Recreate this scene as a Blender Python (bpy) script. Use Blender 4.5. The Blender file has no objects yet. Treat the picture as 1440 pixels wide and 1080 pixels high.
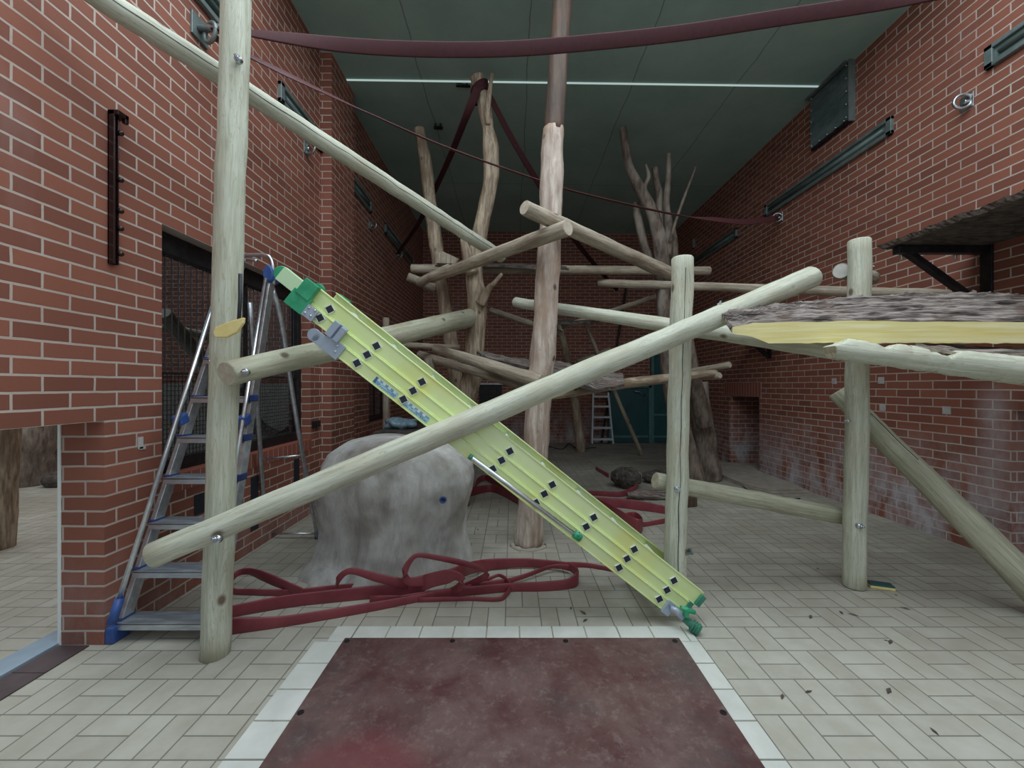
import bpy, math, random
from mathutils import Vector, Matrix, noise
random.seed(7)
F, H, CX, HY = 580.0, 1.3, 720.0, 543.0
C = bpy.context.scene.collection
V = Vector
def at(px, py, d): return V(((px-CX)*d/F, d, H+(HY-py)*d/F))
def fl(px, py, up=0.0):
    d = F*H/(py-HY); p = at(px, py, d); p.z = up; return p
WORLD = {}
# ------------------------------------------------------------------ materials
class NT:
    def __init__(s, name):
        s.m = bpy.data.materials.new(name); s.m.use_nodes = True
        s.t = s.m.node_tree; s.N = s.t.nodes; s.L = s.t.links
        s.b = s.N['Principled BSDF']
    def n(s, typ, **k):
        x = s.N.new(typ)
        for a, v in k.items(): setattr(x, a, v)
        return x
    def put(s, sock, v):
        if hasattr(v, 'is_linked') or isinstance(v, bpy.types.NodeSocket): s.L.new(v, sock)
        else: sock.default_value = v
    def math(s, op, a, b=None, c=None, clamp=False):
        x = s.n('ShaderNodeMath', operation=op, use_clamp=clamp); s.put(x.inputs[0], a)
        if b is not None: s.put(x.inputs[1], b)
        if c is not None: s.put(x.inputs[2], c)
        return x.outputs[0]
    def mix(s, f, a, b, mode='MIX'):
        x = s.n('ShaderNodeMix', data_type='RGBA', blend_type=mode)
        s.put(x.inputs[0], f); s.put(x.inputs[6], a if not isinstance(a, tuple) else (*a[:3], 1)); s.put(x.inputs[7], b if not isinstance(b, tuple) else (*b[:3], 1))
        return x.outputs[2]
    def ramp(s, f, lo, hi):
        x = s.n('ShaderNodeMapRange'); x.clamp = True
        s.put(x.inputs[0], f); x.inputs[1].default_value = lo; x.inputs[2].default_value = hi
        return x.outputs[0]
    def coord(s, which='Object', scale=(1, 1, 1)):
        if which == 'World': o = s.n('ShaderNodeNewGeometry').outputs['Position']
        else: o = s.n('ShaderNodeTexCoord').outputs['Object']
        mp = s.n('ShaderNodeMapping'); s.L.new(o, mp.inputs[0]); mp.inputs['Scale'].default_value = scale
        return mp.outputs[0]
    def noise(s, vec, scale, detail=4, rough=.55, dist=0):
        x = s.n('ShaderNodeTexNoise'); s.L.new(vec, x.inputs['Vector'])
        x.inputs['Scale'].default_value = scale; x.inputs['Detail'].default_value = detail
        x.inputs['Roughness'].default_value = rough; x.inputs['Distortion'].default_value = dist
        return x.outputs['Fac']
    def bump(s, h, st=.3, dist=.01):
        x = s.n('ShaderNodeBump'); x.inputs['Strength'].default_value = st; x.inputs['Distance'].default_value = dist
        s.L.new(h, x.inputs['Height']); s.L.new(x.outputs[0], s.b.inputs['Normal'])
    def out(s, col, rough=.6, metal=0):
        s.put(s.b.inputs['Base Color'], col if not isinstance(col, tuple) else (*col[:3], 1))
        s.put(s.b.inputs['Roughness'], rough); s.b.inputs['Metallic'].default_value = metal
        return s.m
def streak(name, c1, c2, sc=(1, 1, 1), scale=6, rough=.6, metal=0, bump=.2, c3=None, bd=.005, spots=None, lo=.35, hi=.68, grain=0, gc=(.16, .13, .08)):
    t = NT(name); v = t.coord('Object', sc); n1 = t.noise(v, scale, 6, .6, .3)
    col = t.mix(t.ramp(n1, lo, hi), c1, c2)
    if c3:
        n2 = t.noise(t.coord('Object', (1, 1, .5)), 5, 3); col = t.mix(t.ramp(n2, .5, .72), col, c3)
    if spots:
        vo = t.n('ShaderNodeTexVoronoi'); t.L.new(t.coord('Object', (1, 1, .7)), vo.inputs['Vector']); vo.inputs['Scale'].default_value = 5.5
        col = t.mix(t.ramp(vo.outputs['Distance'], .13, .06), col, spots)
    if grain:
        gv = t.coord('Object', (15, 15, .9)); n3 = t.noise(gv, 1.5, 5, .55, .8)
        k = t.math('ABSOLUTE', t.math('SUBTRACT', n3, .5)); ln = t.ramp(t.math('PINGPONG', n3, .045), .012, .0)
        col = t.mix(t.math('MULTIPLY', ln, grain), col, gc); n4 = t.noise(t.coord('Object', (1, 1, .6)), 2.6, 4, .6)
        col = t.mix(t.math('MULTIPLY', t.ramp(n4, .5, .7), .35), col, gc)
    if bump: t.bump(n1, bump, bd)
    return t.out(col, rough, metal)
GW = streak('treated_pine', (.46, .47, .37), (.70, .71, .60), (9, 9, .55), 5, .62, c3=(.50, .46, .34), spots=(.17, .12, .08), bump=.35, grain=.5, gc=(.26, .24, .16))
GE = streak('pine_end_grain', (.36, .32, .22), (.60, .56, .43), (1, 1, 1), 30, .7)
AW = streak('aged_pole', (.27, .22, .165), (.57, .49, .385), (8, 8, .6), 5, .7, c3=(.22, .16, .11), spots=(.07, .045, .03), bump=.35, grain=.45, gc=(.10, .075, .05))
AE = streak('aged_end_grain', (.45, .38, .29), (.62, .55, .45), (1, 1, 1), 25, .7)
TR = streak('barkless_trunk', (.36, .27, .22), (.66, .56, .49), (6, 6, .7), 4, .55, c3=(.38, .24, .16), spots=(.10, .06, .045), bump=.5, lo=.38, hi=.62, grain=.4, gc=(.20, .14, .11))
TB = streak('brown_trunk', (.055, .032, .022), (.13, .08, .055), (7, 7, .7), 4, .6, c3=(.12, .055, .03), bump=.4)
TO = streak('tan_trunk', (.24, .175, .12), (.56, .45, .33), (7, 7, .8), 5, .65, grain=.4, lo=.4, hi=.62, c3=(.20, .13, .085), spots=(.07, .045, .03), bump=.5)
TG = streak('mottled_trunk', (.08, .055, .042), (.26, .20, .16), (4, 4, 1.2), 5, .75, c3=(.36, .31, .26), bump=.5)
BK = streak('grey_bark', (.045, .03, .026), (.42, .36, .33), (.55, 7, 7), 6, .85, bump=1.0, bd=.04, lo=.38, hi=.58, c3=(.22, .15, .12))
BD = streak('dark_bark', (.035, .028, .025), (.16, .13, .11), (2, 5, 5), 6, .9, bump=1.0, bd=.02)
YW = streak('yellow_sawn_wood', (.84, .70, .25), (.96, .90, .55), (.5, 5, 11), 4, .5, bump=.3)
HO = streak('red_hose', (.21, .036, .048), (.29, .058, .072), (1, 1, 1), 6, .42, bump=0)
HD = streak('dark_red_webbing', (.040, .005, .008), (.058, .008, .013), (4, 4, 4), 8, .75, bump=.05)
GO = streak('weathered_pine', (.34, .34, .245), (.54, .53, .41), (9, 9, .55), 5, .65, c3=(.34, .29, .20), spots=(.13, .09, .06), bump=.35, grain=.4, gc=(.17, .15, .09))
HP = streak('faded_hose', (.10, .03, .036), (.13, .045, .05), (20, 20, 20), 6, .5, bump=.05)
AL = streak('aluminium', (.60, .63, .67), (.80, .83, .87), (3, 3, 3), 8, .28, 1.0, bump=.05)
AD = streak('worn_aluminium', (.52, .56, .61), (.74, .78, .82), (1, 4, 4), 6, .36, .9, bump=.15, lo=.4, hi=.65)
PM = streak('pale_ladder_metal', (.62, .70, .76), (.78, .84, .88), (1, 1, 1), 5, .35, .3, bump=0)
WB = streak('dull_bar_metal', (.06, .06, .065), (.11, .11, .12), (2, 2, 2), 6, .4, .3)
NV = streak('navy_plastic', (.015, .035, .13), (.03, .06, .2), (2, 2, 2), 8, .45, bump=.03)
GS = streak('painted_grey_metal', (.36, .42, .52), (.44, .50, .60), (1, 1, 1), 6, .4, .2, bump=.02)
BL = streak('blue_plastic', (.03, .075, .27), (.05, .12, .36), (2, 2, 2), 8, .45, bump=.03)
GR = streak('green_plastic', (.02, .30, .14), (.05, .42, .22), (2, 2, 2), 8, .4, bump=.03)
GK = streak('dull_green_rubber', (.035, .20, .13), (.08, .30, .20), (2, 2, 2), 8, .6, bump=.1)
YG = streak('yellow_green_fibreglass', (.74, .86, .36), (.82, .92, .54), (1, 1, 1), 2.2, .42, c3=(.80, .82, .30), bump=.02)
YP = streak('pale_green_fibreglass', (.55, .80, .48), (.66, .88, .58), (1, 1, 1), 2, .4, bump=.02)
BM = streak('black_metal', (.012, .011, .013), (.035, .03, .032), (2, 2, 2), 8, .45, .3, bump=.1)
BR = streak('brown_enamel_channel', (.018, .008, .008), (.035, .014, .013), (2, 2, 2), 8, .2, .1, bump=.05)
LF = streak('grey_green_fixture', (.15, .19, .185), (.24, .28, .275), (2, 2, 2), 5, .35, .3, bump=.05)
LD = streak('fixture_diffuser', (.08, .115, .11), (.16, .21, .20), (1, 1, 3), 3, .25, bump=.03)
ST = streak('steel', (.35, .36, .37), (.60, .61, .62), (3, 3, 3), 8, .35, .95, bump=.05)
TE = streak('teal_painted_steel', (.022, .085, .095), (.035, .12, .13), (1, 1, .6), 3, .4, .1, bump=.05)
TL = streak('worn_teal_edge', (.06, .16, .16), (.11, .24, .24), (1, 1, 1), 5, .5, bump=.05)
WH = streak('white_metal_strip', (.86, .92, .90), (.92, .96, .95), (1, 1, 1), 5, .5, bump=.02)
BO = streak('grey_board', (.30, .26, .22), (.40, .35, .30), (2, 2, 2), 5, .9, bump=.1)
YE = streak('yellow_plastic', (.78, .62, .22), (.88, .74, .36), (2, 2, 2), 5, .5, bump=.02)
WT = streak('pale_stone', (.55, .54, .50), (.75, .74, .70), (2, 2, 2), 5, .8)
SB = streak('sticker_blue', (.35, .60, .72), (.45, .70, .80), (2, 2, 2), 5, .4, bump=0)
SD = streak('sticker_ink', (.06, .14, .30), (.08, .18, .36), (2, 2, 2), 5, .5, bump=0)
SW = streak('pale_face', (.70, .76, .78), (.78, .84, .86), (2, 2, 2), 5, .4, bump=0)
FI = streak('clear_blue_film', (.16, .26, .33), (.32, .44, .52), (4, 4, 4), 8, .2, bump=.5)
BT = streak('bolt_zinc', (.55, .60, .65), (.75, .80, .85), (3, 3, 3), 8, .25, 1.0, bump=0)
CO = streak('black_cord', (.012, .014, .02), (.03, .035, .05), (3, 3, 3), 40, .6)
MO = streak('mortar_patch', (.42, .40, .38), (.55, .52, .50), (2, 2, 2), 8, .9)

def brick_mat(name, stain=0):
    t = NT(name); g = t.n('ShaderNodeNewGeometry'); s = t.n('ShaderNodeSeparateXYZ'); t.L.new(g.outputs['Position'], s.inputs[0])
    sn = t.n('ShaderNodeSeparateXYZ'); t.L.new(g.outputs['True Normal'], sn.inputs[0])
    isx = t.math('GREATER_THAN', t.math('ABSOLUTE', sn.outputs[0]), .5)
    u = t.math('ADD', t.math('MULTIPLY', isx, s.outputs[1]), t.math('MULTIPLY', t.math('SUBTRACT', 1, isx), s.outputs[0]))
    cb = t.n('ShaderNodeCombineXYZ'); t.L.new(u, cb.inputs[0]); t.L.new(s.outputs[2], cb.inputs[1])
    wob = t.n('ShaderNodeVectorMath', operation='ADD'); t.L.new(cb.outputs[0], wob.inputs[0])
    nz = t.n('ShaderNodeTexNoise'); t.L.new(g.outputs['Position'], nz.inputs['Vector']); nz.inputs['Scale'].default_value = 9
    sub = t.n('ShaderNodeVectorMath', operation='SCALE'); t.L.new(nz.outputs['Color'], sub.inputs[0]); sub.inputs['Scale'].default_value = .006
    t.L.new(sub.outputs[0], wob.inputs[1])
    b = t.n('ShaderNodeTexBrick'); t.L.new(wob.outputs[0], b.inputs['Vector'])
    for k, v in (('Scale', 1), ('Mortar Size', .0062), ('Mortar Smooth', .25), ('Bias', 0), ('Brick Width', .225), ('Row Height', .075)): b.inputs[k].default_value = v
    b.inputs['Color1'].default_value = (.335, .118, .075, 1); b.inputs['Color2'].default_value = (.205, .072, .048, 1)
    b.inputs['Mortar'].default_value = (.60, .51, .45, 1)
    n1 = t.noise(g.outputs['Position'], 1.3, 5, .6)
    col = t.mix(t.ramp(n1, .42, .75), b.outputs['Color'], t.mix(.5, b.outputs['Color'], (.26, .085, .055)))
    n2 = t.noise(g.outputs['Position'], 60, 3); col = t.mix(t.math('MULTIPLY', n2, .25), col, (.22, .07, .045))
    # salt bloom: patches of efflorescence low on the wall and beside the joints
    n3 = t.noise(t.coord('World', (1, 1, .55)), 4.2, 7, .7, .3)
    low = t.ramp(s.outputs[2], .95, .15) if stain else t.ramp(s.outputs[2], .5, .0)
    m = t.math('MULTIPLY', t.ramp(n3, .40, .66), low); m = t.math('MULTIPLY', m, .9 if stain else .22)
    if stain:
        d = t.math('ABSOLUTE', t.math('SUBTRACT', s.outputs[1], 3.14)); m2 = t.math('MULTIPLY', t.ramp(d, .16, .02), t.ramp(s.outputs[2], 1.35, 1.1))
        m = t.math('MAXIMUM', m, t.math('MULTIPLY', t.math('MULTIPLY', m2, t.ramp(n3, .25, .6)), .55))
    n4 = t.noise(t.coord('World', (1, 1, .35)), 3.1, 4, .6); m = t.math('MAXIMUM', m, t.math('MULTIPLY', t.ramp(n4, .60, .80), .10))
    col = t.mix(m, col, (.60, .58, .62))
    t.bump(t.math('ADD', t.math('MULTIPLY', t.math('SUBTRACT', 1, b.outputs['Fac']), 1), t.math('MULTIPLY', n2, .12)), .6, .006)
    return t.out(col, .72)
BRICK = brick_mat('red_brick'); BRICKR = brick_mat('red_brick_salt', 1)
def rowlock():
    t = NT('plain_red_brick'); n = t.noise(t.coord('World'), 6, 4); return t.out(t.mix(n, (.26, .08, .055), (.36, .11, .075)), .7)
RB = rowlock()
def floor_mat():
    t = NT('basketweave_quarry_tile'); g = t.n('ShaderNodeNewGeometry'); s = t.n('ShaderNodeSeparateXYZ'); t.L.new(g.outputs['Position'], s.inputs[0])
    P = .198
    u = t.math('DIVIDE', t.math('ADD', s.outputs[0], .037), P); v = t.math('DIVIDE', t.math('SUBTRACT', s.outputs[1], 1.434), P)
    iu, iv = t.math('FLOOR', u), t.math('FLOOR', v); fu, fv = t.math('FRACT', u), t.math('FRACT', v)
    odd = t.math('FLOORED_MODULO', t.math('ADD', iu, iv), 2)
    def lerp(a, b): return t.math('ADD', t.math('MULTIPLY', t.math('SUBTRACT', 1, odd), a), t.math('MULTIPLY', odd, b))
    a, b = lerp(fu, fv), lerp(fv, fu); b2 = t.math('MULTIPLY', b, 2); fb = t.math('FRACT', b2)
    da = t.math('MULTIPLY', t.math('MINIMUM', a, t.math('SUBTRACT', 1, a)), P); db = t.math('MULTIPLY', t.math('MINIMUM', fb, t.math('SUBTRACT', 1, fb)), P/2)
    d = t.math('MINIMUM', da, db); grout = t.ramp(d, .0042, .0018)
    cb = t.n('ShaderNodeCombineXYZ'); t.L.new(iu, cb.inputs[0]); t.L.new(iv, cb.inputs[1]); t.L.new(t.math('FLOOR', b2), cb.inputs[2])
    w = t.n('ShaderNodeTexWhiteNoise'); t.L.new(cb.outputs[0], w.inputs[0])
    col = t.mix(w.outputs[0], (.385, .36, .30), (.475, .455, .385))
    n1 = t.noise(g.outputs['Position'], 7, 6, .65); col = t.mix(t.ramp(n1, .35, .7), col, t.mix(.35, col, (.66, .67, .62)))
    n2 = t.noise(g.outputs['Position'], .8, 5, .6, .5); col = t.mix(t.math('MULTIPLY', t.ramp(n2, .42, .66), .50), col, (.31, .275, .215))
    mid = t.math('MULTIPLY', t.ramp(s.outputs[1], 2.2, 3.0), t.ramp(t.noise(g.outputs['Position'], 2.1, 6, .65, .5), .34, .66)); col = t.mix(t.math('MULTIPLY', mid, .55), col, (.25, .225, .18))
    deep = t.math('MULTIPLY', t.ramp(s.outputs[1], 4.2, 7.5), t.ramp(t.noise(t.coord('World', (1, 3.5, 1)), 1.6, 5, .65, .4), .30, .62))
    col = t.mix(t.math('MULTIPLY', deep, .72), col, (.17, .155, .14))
    col = t.mix(t.math('MULTIPLY', grout, .78), col, (.12, .11, .09))
    n3 = t.noise(g.outputs['Position'], 90, 3)
    t.bump(t.math('ADD', t.math('SUBTRACT', 1, grout), t.math('MULTIPLY', n3, .15)), .35, .004)
    return t.out(col, t.math('ADD', .42, t.math('MULTIPLY', n1, .3)))
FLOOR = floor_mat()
def ceil_mat():
    t = NT('grey_green_ceiling'); g = t.n('ShaderNodeNewGeometry'); s = t.n('ShaderNodeSeparateXYZ'); t.L.new(g.outputs['Position'], s.inputs[0])
    n = t.noise(g.outputs['Position'], .9, 6, .65); col = t.mix(t.ramp(n, .35, .7), (.28, .42, .375), (.39, .55, .50))
    n5 = t.noise(g.outputs['Position'], 2.5, 6, .7, .5); col = t.mix(t.math('MULTIPLY', t.ramp(n5, .6, .75), .35), col, (.46, .58, .57))
    wx = t.math('ADD', s.outputs[0], t.math('MULTIPLY', t.noise(g.outputs['Position'], 1.5, 3), .08))
    fx = t.math('FRACT', t.math('DIVIDE', t.math('ADD', wx, 1.0), 1.22)); dx = t.math('MULTIPLY', t.math('MINIMUM', fx, t.math('SUBTRACT', 1, fx)), 1.22)
    fy = t.math('FRACT', t.math('DIVIDE', t.math('SUBTRACT', s.outputs[1], 4.8), 2.44)); dy = t.math('MULTIPLY', t.math('MINIMUM', fy, t.math('SUBTRACT', 1, fy)), 2.44)
    j = t.ramp(t.math('MINIMUM', dx, dy), .009, .003); col = t.mix(t.math('MULTIPLY', j, .65), col, (.10, .12, .11))
    return t.out(col, .7)
CEIL = ceil_mat()
def mat_mat():
    t = NT('worn_brown_matting'); v = t.coord('World'); n = t.noise(v, 2.6, 8, .7, .3)
    col = t.mix(t.ramp(n, .36, .66), (.085, .028, .030), (.165, .105, .095))
    n2 = t.noise(v, 1.7, 6, .65); col = t.mix(t.math('MULTIPLY', t.ramp(n2, .52, .66), .55), col, (.055, .052, .055))
    n3 = t.noise(v, 22, 5, .8); col = t.mix(t.math('MULTIPLY', t.ramp(n3, .52, .72), .45), col, (.26, .20, .18))
    vm = t.n('ShaderNodeVectorMath', operation='DISTANCE'); g = t.n('ShaderNodeNewGeometry'); t.L.new(g.outputs['Position'], vm.inputs[0]); vm.inputs[1].default_value = (-.52, 1.27, 0)
    col = t.mix(t.math('MULTIPLY', t.ramp(vm.outputs['Value'], .31, .2), .5), col, (.17, .014, .026))
    t.bump(n3, .25, .003)
    return t.out(col, t.math('ADD', .38, t.math('MULTIPLY', n, .3)))
MAT = mat_mat()
def boulder_mat():
    t = NT('cast_concrete_rock'); v = t.coord('World', (1, 1, .45)); n = t.noise(v, 3.2, 8, .68, .5)
    col = t.mix(t.ramp(n, .33, .66), (.29, .265, .24), (.62, .61, .59))
    n2 = t.noise(t.coord('World', (1, 1, .22)), 7, 6, .7); col = t.mix(t.math('MULTIPLY', t.ramp(n2, .5, .7), .6), col, (.68, .69, .69))
    n3 = t.noise(t.coord('World'), 1.9, 4); col = t.mix(t.math('MULTIPLY', t.ramp(n3, .50, .64), .6), col, (.15, .115, .09))
    t.bump(t.noise(v, 18, 8, .75), .5, .012); return t.out(col, .8)
ROCK = boulder_mat()
TW = streak('white_border_tile', (.60, .61, .57), (.72, .73, .69), (1, 1, 1), 5, .4, bump=.03)
TP = streak('dark_plum_tile', (.055, .035, .04), (.095, .065, .07), (1, 1, 1), 6, .5, bump=.03)
TM = streak('zinc_threshold', (.32, .42, .52), (.42, .52, .62), (1, 1, 1), 5, .35, .3, bump=.03)
def glass_mat():
    t = NT('window_glass'); N = t.N; tr = t.n('ShaderNodeBsdfTransparent'); tr.inputs[0].default_value = (.50, .55, .58, 1)
    gl = t.n('ShaderNodeBsdfGlossy'); gl.inputs['Roughness'].default_value = .06
    fr = t.n('ShaderNodeLayerWeight'); mx = t.n('ShaderNodeMixShader'); fc = t.math('ADD', .03, t.math('MULTIPLY', .5, t.math('POWER', fr.outputs['Facing'], 5)))
    t.L.new(fc, mx.inputs[0]); t.L.new(tr.outputs[0], mx.inputs[1]); t.L.new(gl.outputs[0], mx.inputs[2])
    t.L.new(mx.outputs[0], N['Material Output'].inputs[0]); return t.m
GL = glass_mat()
# ------------------------------------------------------------------ geometry
def frame(o, z, xh=V((1, 0, 0))):
    z = z.normalized()
    if abs(z.dot(xh)) > .95: xh = V((0, 1, 0))
    y = z.cross(xh).normalized(); x = y.cross(z).normalized()
    return Matrix(((x.x, y.x, z.x, o.x), (x.y, y.y, z.y, o.y), (x.z, y.z, z.z, o.z), (0, 0, 0, 1)))
def cat(pts, n=6):
    P = [V(p) for p in pts]; P = [P[0]*2-P[1]]+P+[P[-1]*2-P[-2]]; out = []
    for i in range(1, len(P)-2):
        a, b, c, d = P[i-1:i+3]
        for k in range(n):
            t = k/n; out.append(.5*((2*b)+(c-a)*t+(2*a-5*b+4*c-d)*t*t+(3*b-a-3*c+d)*t**3))
    out.append(P[-2].copy()); return out
def lerpl(vals, m):
    out = []
    for i in range(m):
        f = i/(m-1)*(len(vals)-1); k = min(int(f), len(vals)-2); out.append(vals[k]+(vals[k+1]-vals[k])*(f-k))
    return out
class G:
    def __init__(s): s.v = []; s.f = []; s.m = []; s.sm = []
    def add(s, vs, fs, m=0, sm=False):
        o = len(s.v); s.v += [V(p) for p in vs]; s.f += [tuple(i+o for i in f) for f in fs]; s.m += [m]*len(fs) if not isinstance(m, list) else m; s.sm += [sm]*len(fs)
        return s
    def box(s, lo, hi, m=0, M=None):
        x0, y0, z0 = lo; x1, y1, z1 = hi
        vs = [V(p) for p in ((x0,y0,z0),(x1,y0,z0),(x1,y1,z0),(x0,y1,z0),(x0,y0,z1),(x1,y0,z1),(x1,y1,z1),(x0,y1,z1))]
        if M: vs = [M @ p for p in vs]
        return s.add(vs, [(0,3,2,1),(4,5,6,7),(0,1,5,4),(1,2,6,5),(2,3,7,6),(3,0,4,7)], m)
    def bar(s, a, b, wx, wy, m=0, xh=V((1, 0, 0))):
        M = frame(V(a), V(b)-V(a), xh); L = (V(b)-V(a)).length
        return s.box((-wx/2, -wy/2, 0), (wx/2, wy/2, L), m, M)
    def tube(s, pts, rad, n=14, m=0, cm=None, nz=0, nf=6, seed=0, caps=True, bev=0, flat=None, sq=None):
        pts = [V(p) for p in pts]; k = len(pts)
        rad = list(rad) if isinstance(rad, (list, tuple)) else [rad]*k
        if len(rad) != k: rad = lerpl(rad, k)
        if bev:
            d0 = (pts[0]-pts[1]).normalized(); d1 = (pts[-1]-pts[-2]).normalized()
            pts = [pts[0]+d0*0]+[pts[0]-d0*bev]+pts[1:-1]+[pts[-1]-d1*bev]+[pts[-1]]
            rad = [rad[0]-bev*.8, rad[0]]+rad[1:-1]+[rad[-1], rad[-1]-bev*.8]; k = len(pts)
        T = [(pts[min(i+1, k-1)]-pts[max(i-1, 0)]).normalized() for i in range(k)]
        ref = V((0, 0, 1)) if abs(T[0].z) < .8 else V((1, 0, 0)); X = (ref-T[0]*ref.dot(T[0])).normalized()
        vs = []
        for i in range(k):
            X = (X-T[i]*X.dot(T[i])).normalized(); Y = T[i].cross(X)
            for j in range(n):
                a = 2*math.pi*j/n; d = X*math.cos(a)+Y*math.sin(a); r = rad[i]
                if sq: d = X*math.cos(a)*sq[0]+Y*math.sin(a)*sq[1]
                if nz:
                    q = pts[i]*nf+d*1.1+V((seed, seed*.7, 0)); r *= 1+nz*noise.noise(q)+nz*.5*noise.noise(q*2.7)
                if flat: r = min(r, 9) ; p = pts[i]+d*r; c = flat(i/(k-1), rad[i]); z = p.z-pts[i].z; p.z = pts[i].z+min(z, c)
                else: p = pts[i]+d*r
                vs.append(p)
        fs = [(i*n+j, i*n+(j+1) % n, (i+1)*n+(j+1) % n, (i+1)*n+j) for i in range(k-1) for j in range(n)]
        s.add(vs, fs, m, True)
        if caps:
            o = len(s.v)-len(vs); cm = m if cm is None else cm
            s.f += [tuple(o+j for j in range(n))[::-1], tuple(o+(k-1)*n+j for j in range(n))]; s.m += [cm, cm]; s.sm += [False, False]
        return s
    def ribbon(s, pts, ups, w, th=.012, m=0):
        k = len(pts); vs = []
        for i in range(k):
            t = (pts[min(i+1, k-1)]-pts[max(i-1, 0)]).normalized(); u = ups[i]; u = (u-t*u.dot(t)).normalized(); nrm = t.cross(u).normalized(); ww = w[i] if isinstance(w, list) else w
            for a, b in ((-.5, -.3), (-.42, -.5), (.42, -.5), (.5, -.3), (.5, .3), (.42, .5), (-.42, .5), (-.5, .3)): vs.append(pts[i]+u*a*ww+nrm*b*th)
        fs = [(i*8+j, i*8+(j+1) % 8, (i+1)*8+(j+1) % 8, (i+1)*8+j) for i in range(k-1) for j in range(8)]
        s.add(vs, fs, m, True); o = len(s.v)-len(vs)
        s.f += [tuple(o+j for j in range(8))[::-1], tuple(o+(k-1)*8+j for j in range(8))]; s.m += [m, m]; s.sm += [False, False]; return s
    def torus(s, c, ax, R, r, m=0, n=24):
        M = frame(V(c), V(ax)); pts = [M @ V((R*math.cos(2*math.pi*i/n), R*math.sin(2*math.pi*i/n), 0)) for i in range(n+1)]
        return s.tube(pts, r, 8, m, caps=False)
    def ball(s, c, r, m=0, n=10, sc=(1, 1, 1)):
        vs = []; fs = []
        for i in range(n+1):
            for j in range(n*2):
                a = math.pi*i/n; b = math.pi*j/n; vs.append(V(c)+V((r*sc[0]*math.sin(a)*math.cos(b), r*sc[1]*math.sin(a)*math.sin(b), r*sc[2]*math.cos(a))))
        k = n*2
        for i in range(n):
            for j in range(k): fs.append((i*k+j, (i+1)*k+j, (i+1)*k+(j+1) % k, i*k+(j+1) % k))
        return s.add(vs, fs, m, True)
    def build(s, name, mats, parent=None, M=None, local=False, bevel=0, origin=None):
        if not isinstance(mats, (list, tuple)): mats = [mats]
        if M is None: M = Matrix.Translation(V(origin) if origin is not None else s.v[0].copy())
        vs = s.v if local else [M.inverted() @ p for p in s.v]
        me = bpy.data.meshes.new(name); me.from_pydata([tuple(p) for p in vs], [], s.f); me.update()
        for mt in mats: me.materials.append(mt)
        me.polygons.foreach_set('material_index', s.m); me.polygons.foreach_set('use_smooth', s.sm)
        import bmesh
        b = bmesh.new(); b.from_mesh(me); bmesh.ops.recalc_face_normals(b, faces=b.faces); b.to_mesh(me); b.free()
        o = bpy.data.objects.new(name, me); C.objects.link(o); WORLD[o.name] = M
        if parent is not None: o.parent = parent; o.matrix_basis = WORLD[parent.name].inverted() @ M
        else: o.matrix_basis = M
        if bevel:
            bv = o.modifiers.new('bevel', 'BEVEL'); bv.width = bevel; bv.segments = 2; bv.limit_method = 'ANGLE'
        return o
def tag(o, label, cat_, group=None, kind=None):
    if kind: o['kind'] = kind
    if label: o['label'] = label
    if cat_: o['category'] = cat_
    if group: o['group'] = group
    return o
def struct(o, label=None, cat_=None): o['kind'] = 'structure'; return tag(o, label, cat_)
def root(name, loc, label, cat_, group=None):
    o = bpy.data.objects.new(name, None); o.empty_display_size = .1; C.objects.link(o)
    M = Matrix.Translation(V(loc)); o.matrix_basis = M; WORLD[o.name] = M; return tag(o, label, cat_, group)
# ------------------------------------------------------------------ room
XL, XR, YB, ZC = -2.046, 3.67, 9.5, 4.83
def zc(x): return 4.88-(x-XL)/(XR-XL)*.08
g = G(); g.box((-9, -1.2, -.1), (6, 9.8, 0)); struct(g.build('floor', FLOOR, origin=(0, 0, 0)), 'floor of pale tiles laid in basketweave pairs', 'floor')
g = G(); x0, x1 = -9, 6
g.add([(x0, 3.45, zc(x0)), (x1, 3.45, zc(x1)), (x1, 9.8, zc(x1)), (x0, 9.8, zc(x0)), (x0, 3.45, 5.2), (x1, 3.45, 5.2), (x1, 9.8, 5.2), (x0, 9.8, 5.2)],
      [(0,1,2,3),(4,7,6,5),(0,4,5,1),(1,5,6,2),(2,6,7,3),(3,7,4,0)])
g.box((-9, -1.2, 4.9), (-2.27, 3.45, 5.2)); g.box((3.95, -1.2, 4.9), (6, 3.45, 5.2))
struct(g.build('ceiling', CEIL, origin=(0, 0, 0)), 'grey green ceiling with faint panel joints', 'ceiling')
g = G(); w0 = -2.27
g.box((w0, .2, 1.125), (XL, 2.07, 5.1)); g.box((w0, 2.07, 0), (XL, 2.41, 5.1))
g.box((w0, 2.41, 0), (XL, 4.19, .76)); g.box((w0, 2.41, 2.25), (XL, 4.19, 5.1))
g.box((w0, 4.19, 0), (XL, 5.9, 5.1)); g.box((w0, 5.9, 0), (XL, 6.95, .76)); g.box((w0, 5.9, 2.25), (XL, 6.95, 5.1)); g.box((w0, 6.95, 0), (XL, 9.5, 5.1))
g.box((XL-.02, 4.41, 0), (-1.928, 5.04, 5.0))
struct(g.build('wall_left', BRICK, origin=(0, 0, 0)), 'red brick wall on the left with barred window', 'wall')
g = G()
g.box((XR, .2, 1.125), (3.95, 3.03, 5.1)); g.box((XR, 3.03, 0), (3.95, 6.12, 5.1)); g.box((XR, 6.12, 1.14), (3.95, 6.95, 5.1)); g.box((XR, 6.95, 0), (3.95, 9.5, 5.1))
g.box((3.95, 6.95, 0), (5.4, 7.2, 3)); g.box((3.95, 3.03, 0), (5.4, 3.3, 3)); g.box((5.4, .2, 0), (5.6, 9.5, 3))
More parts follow.
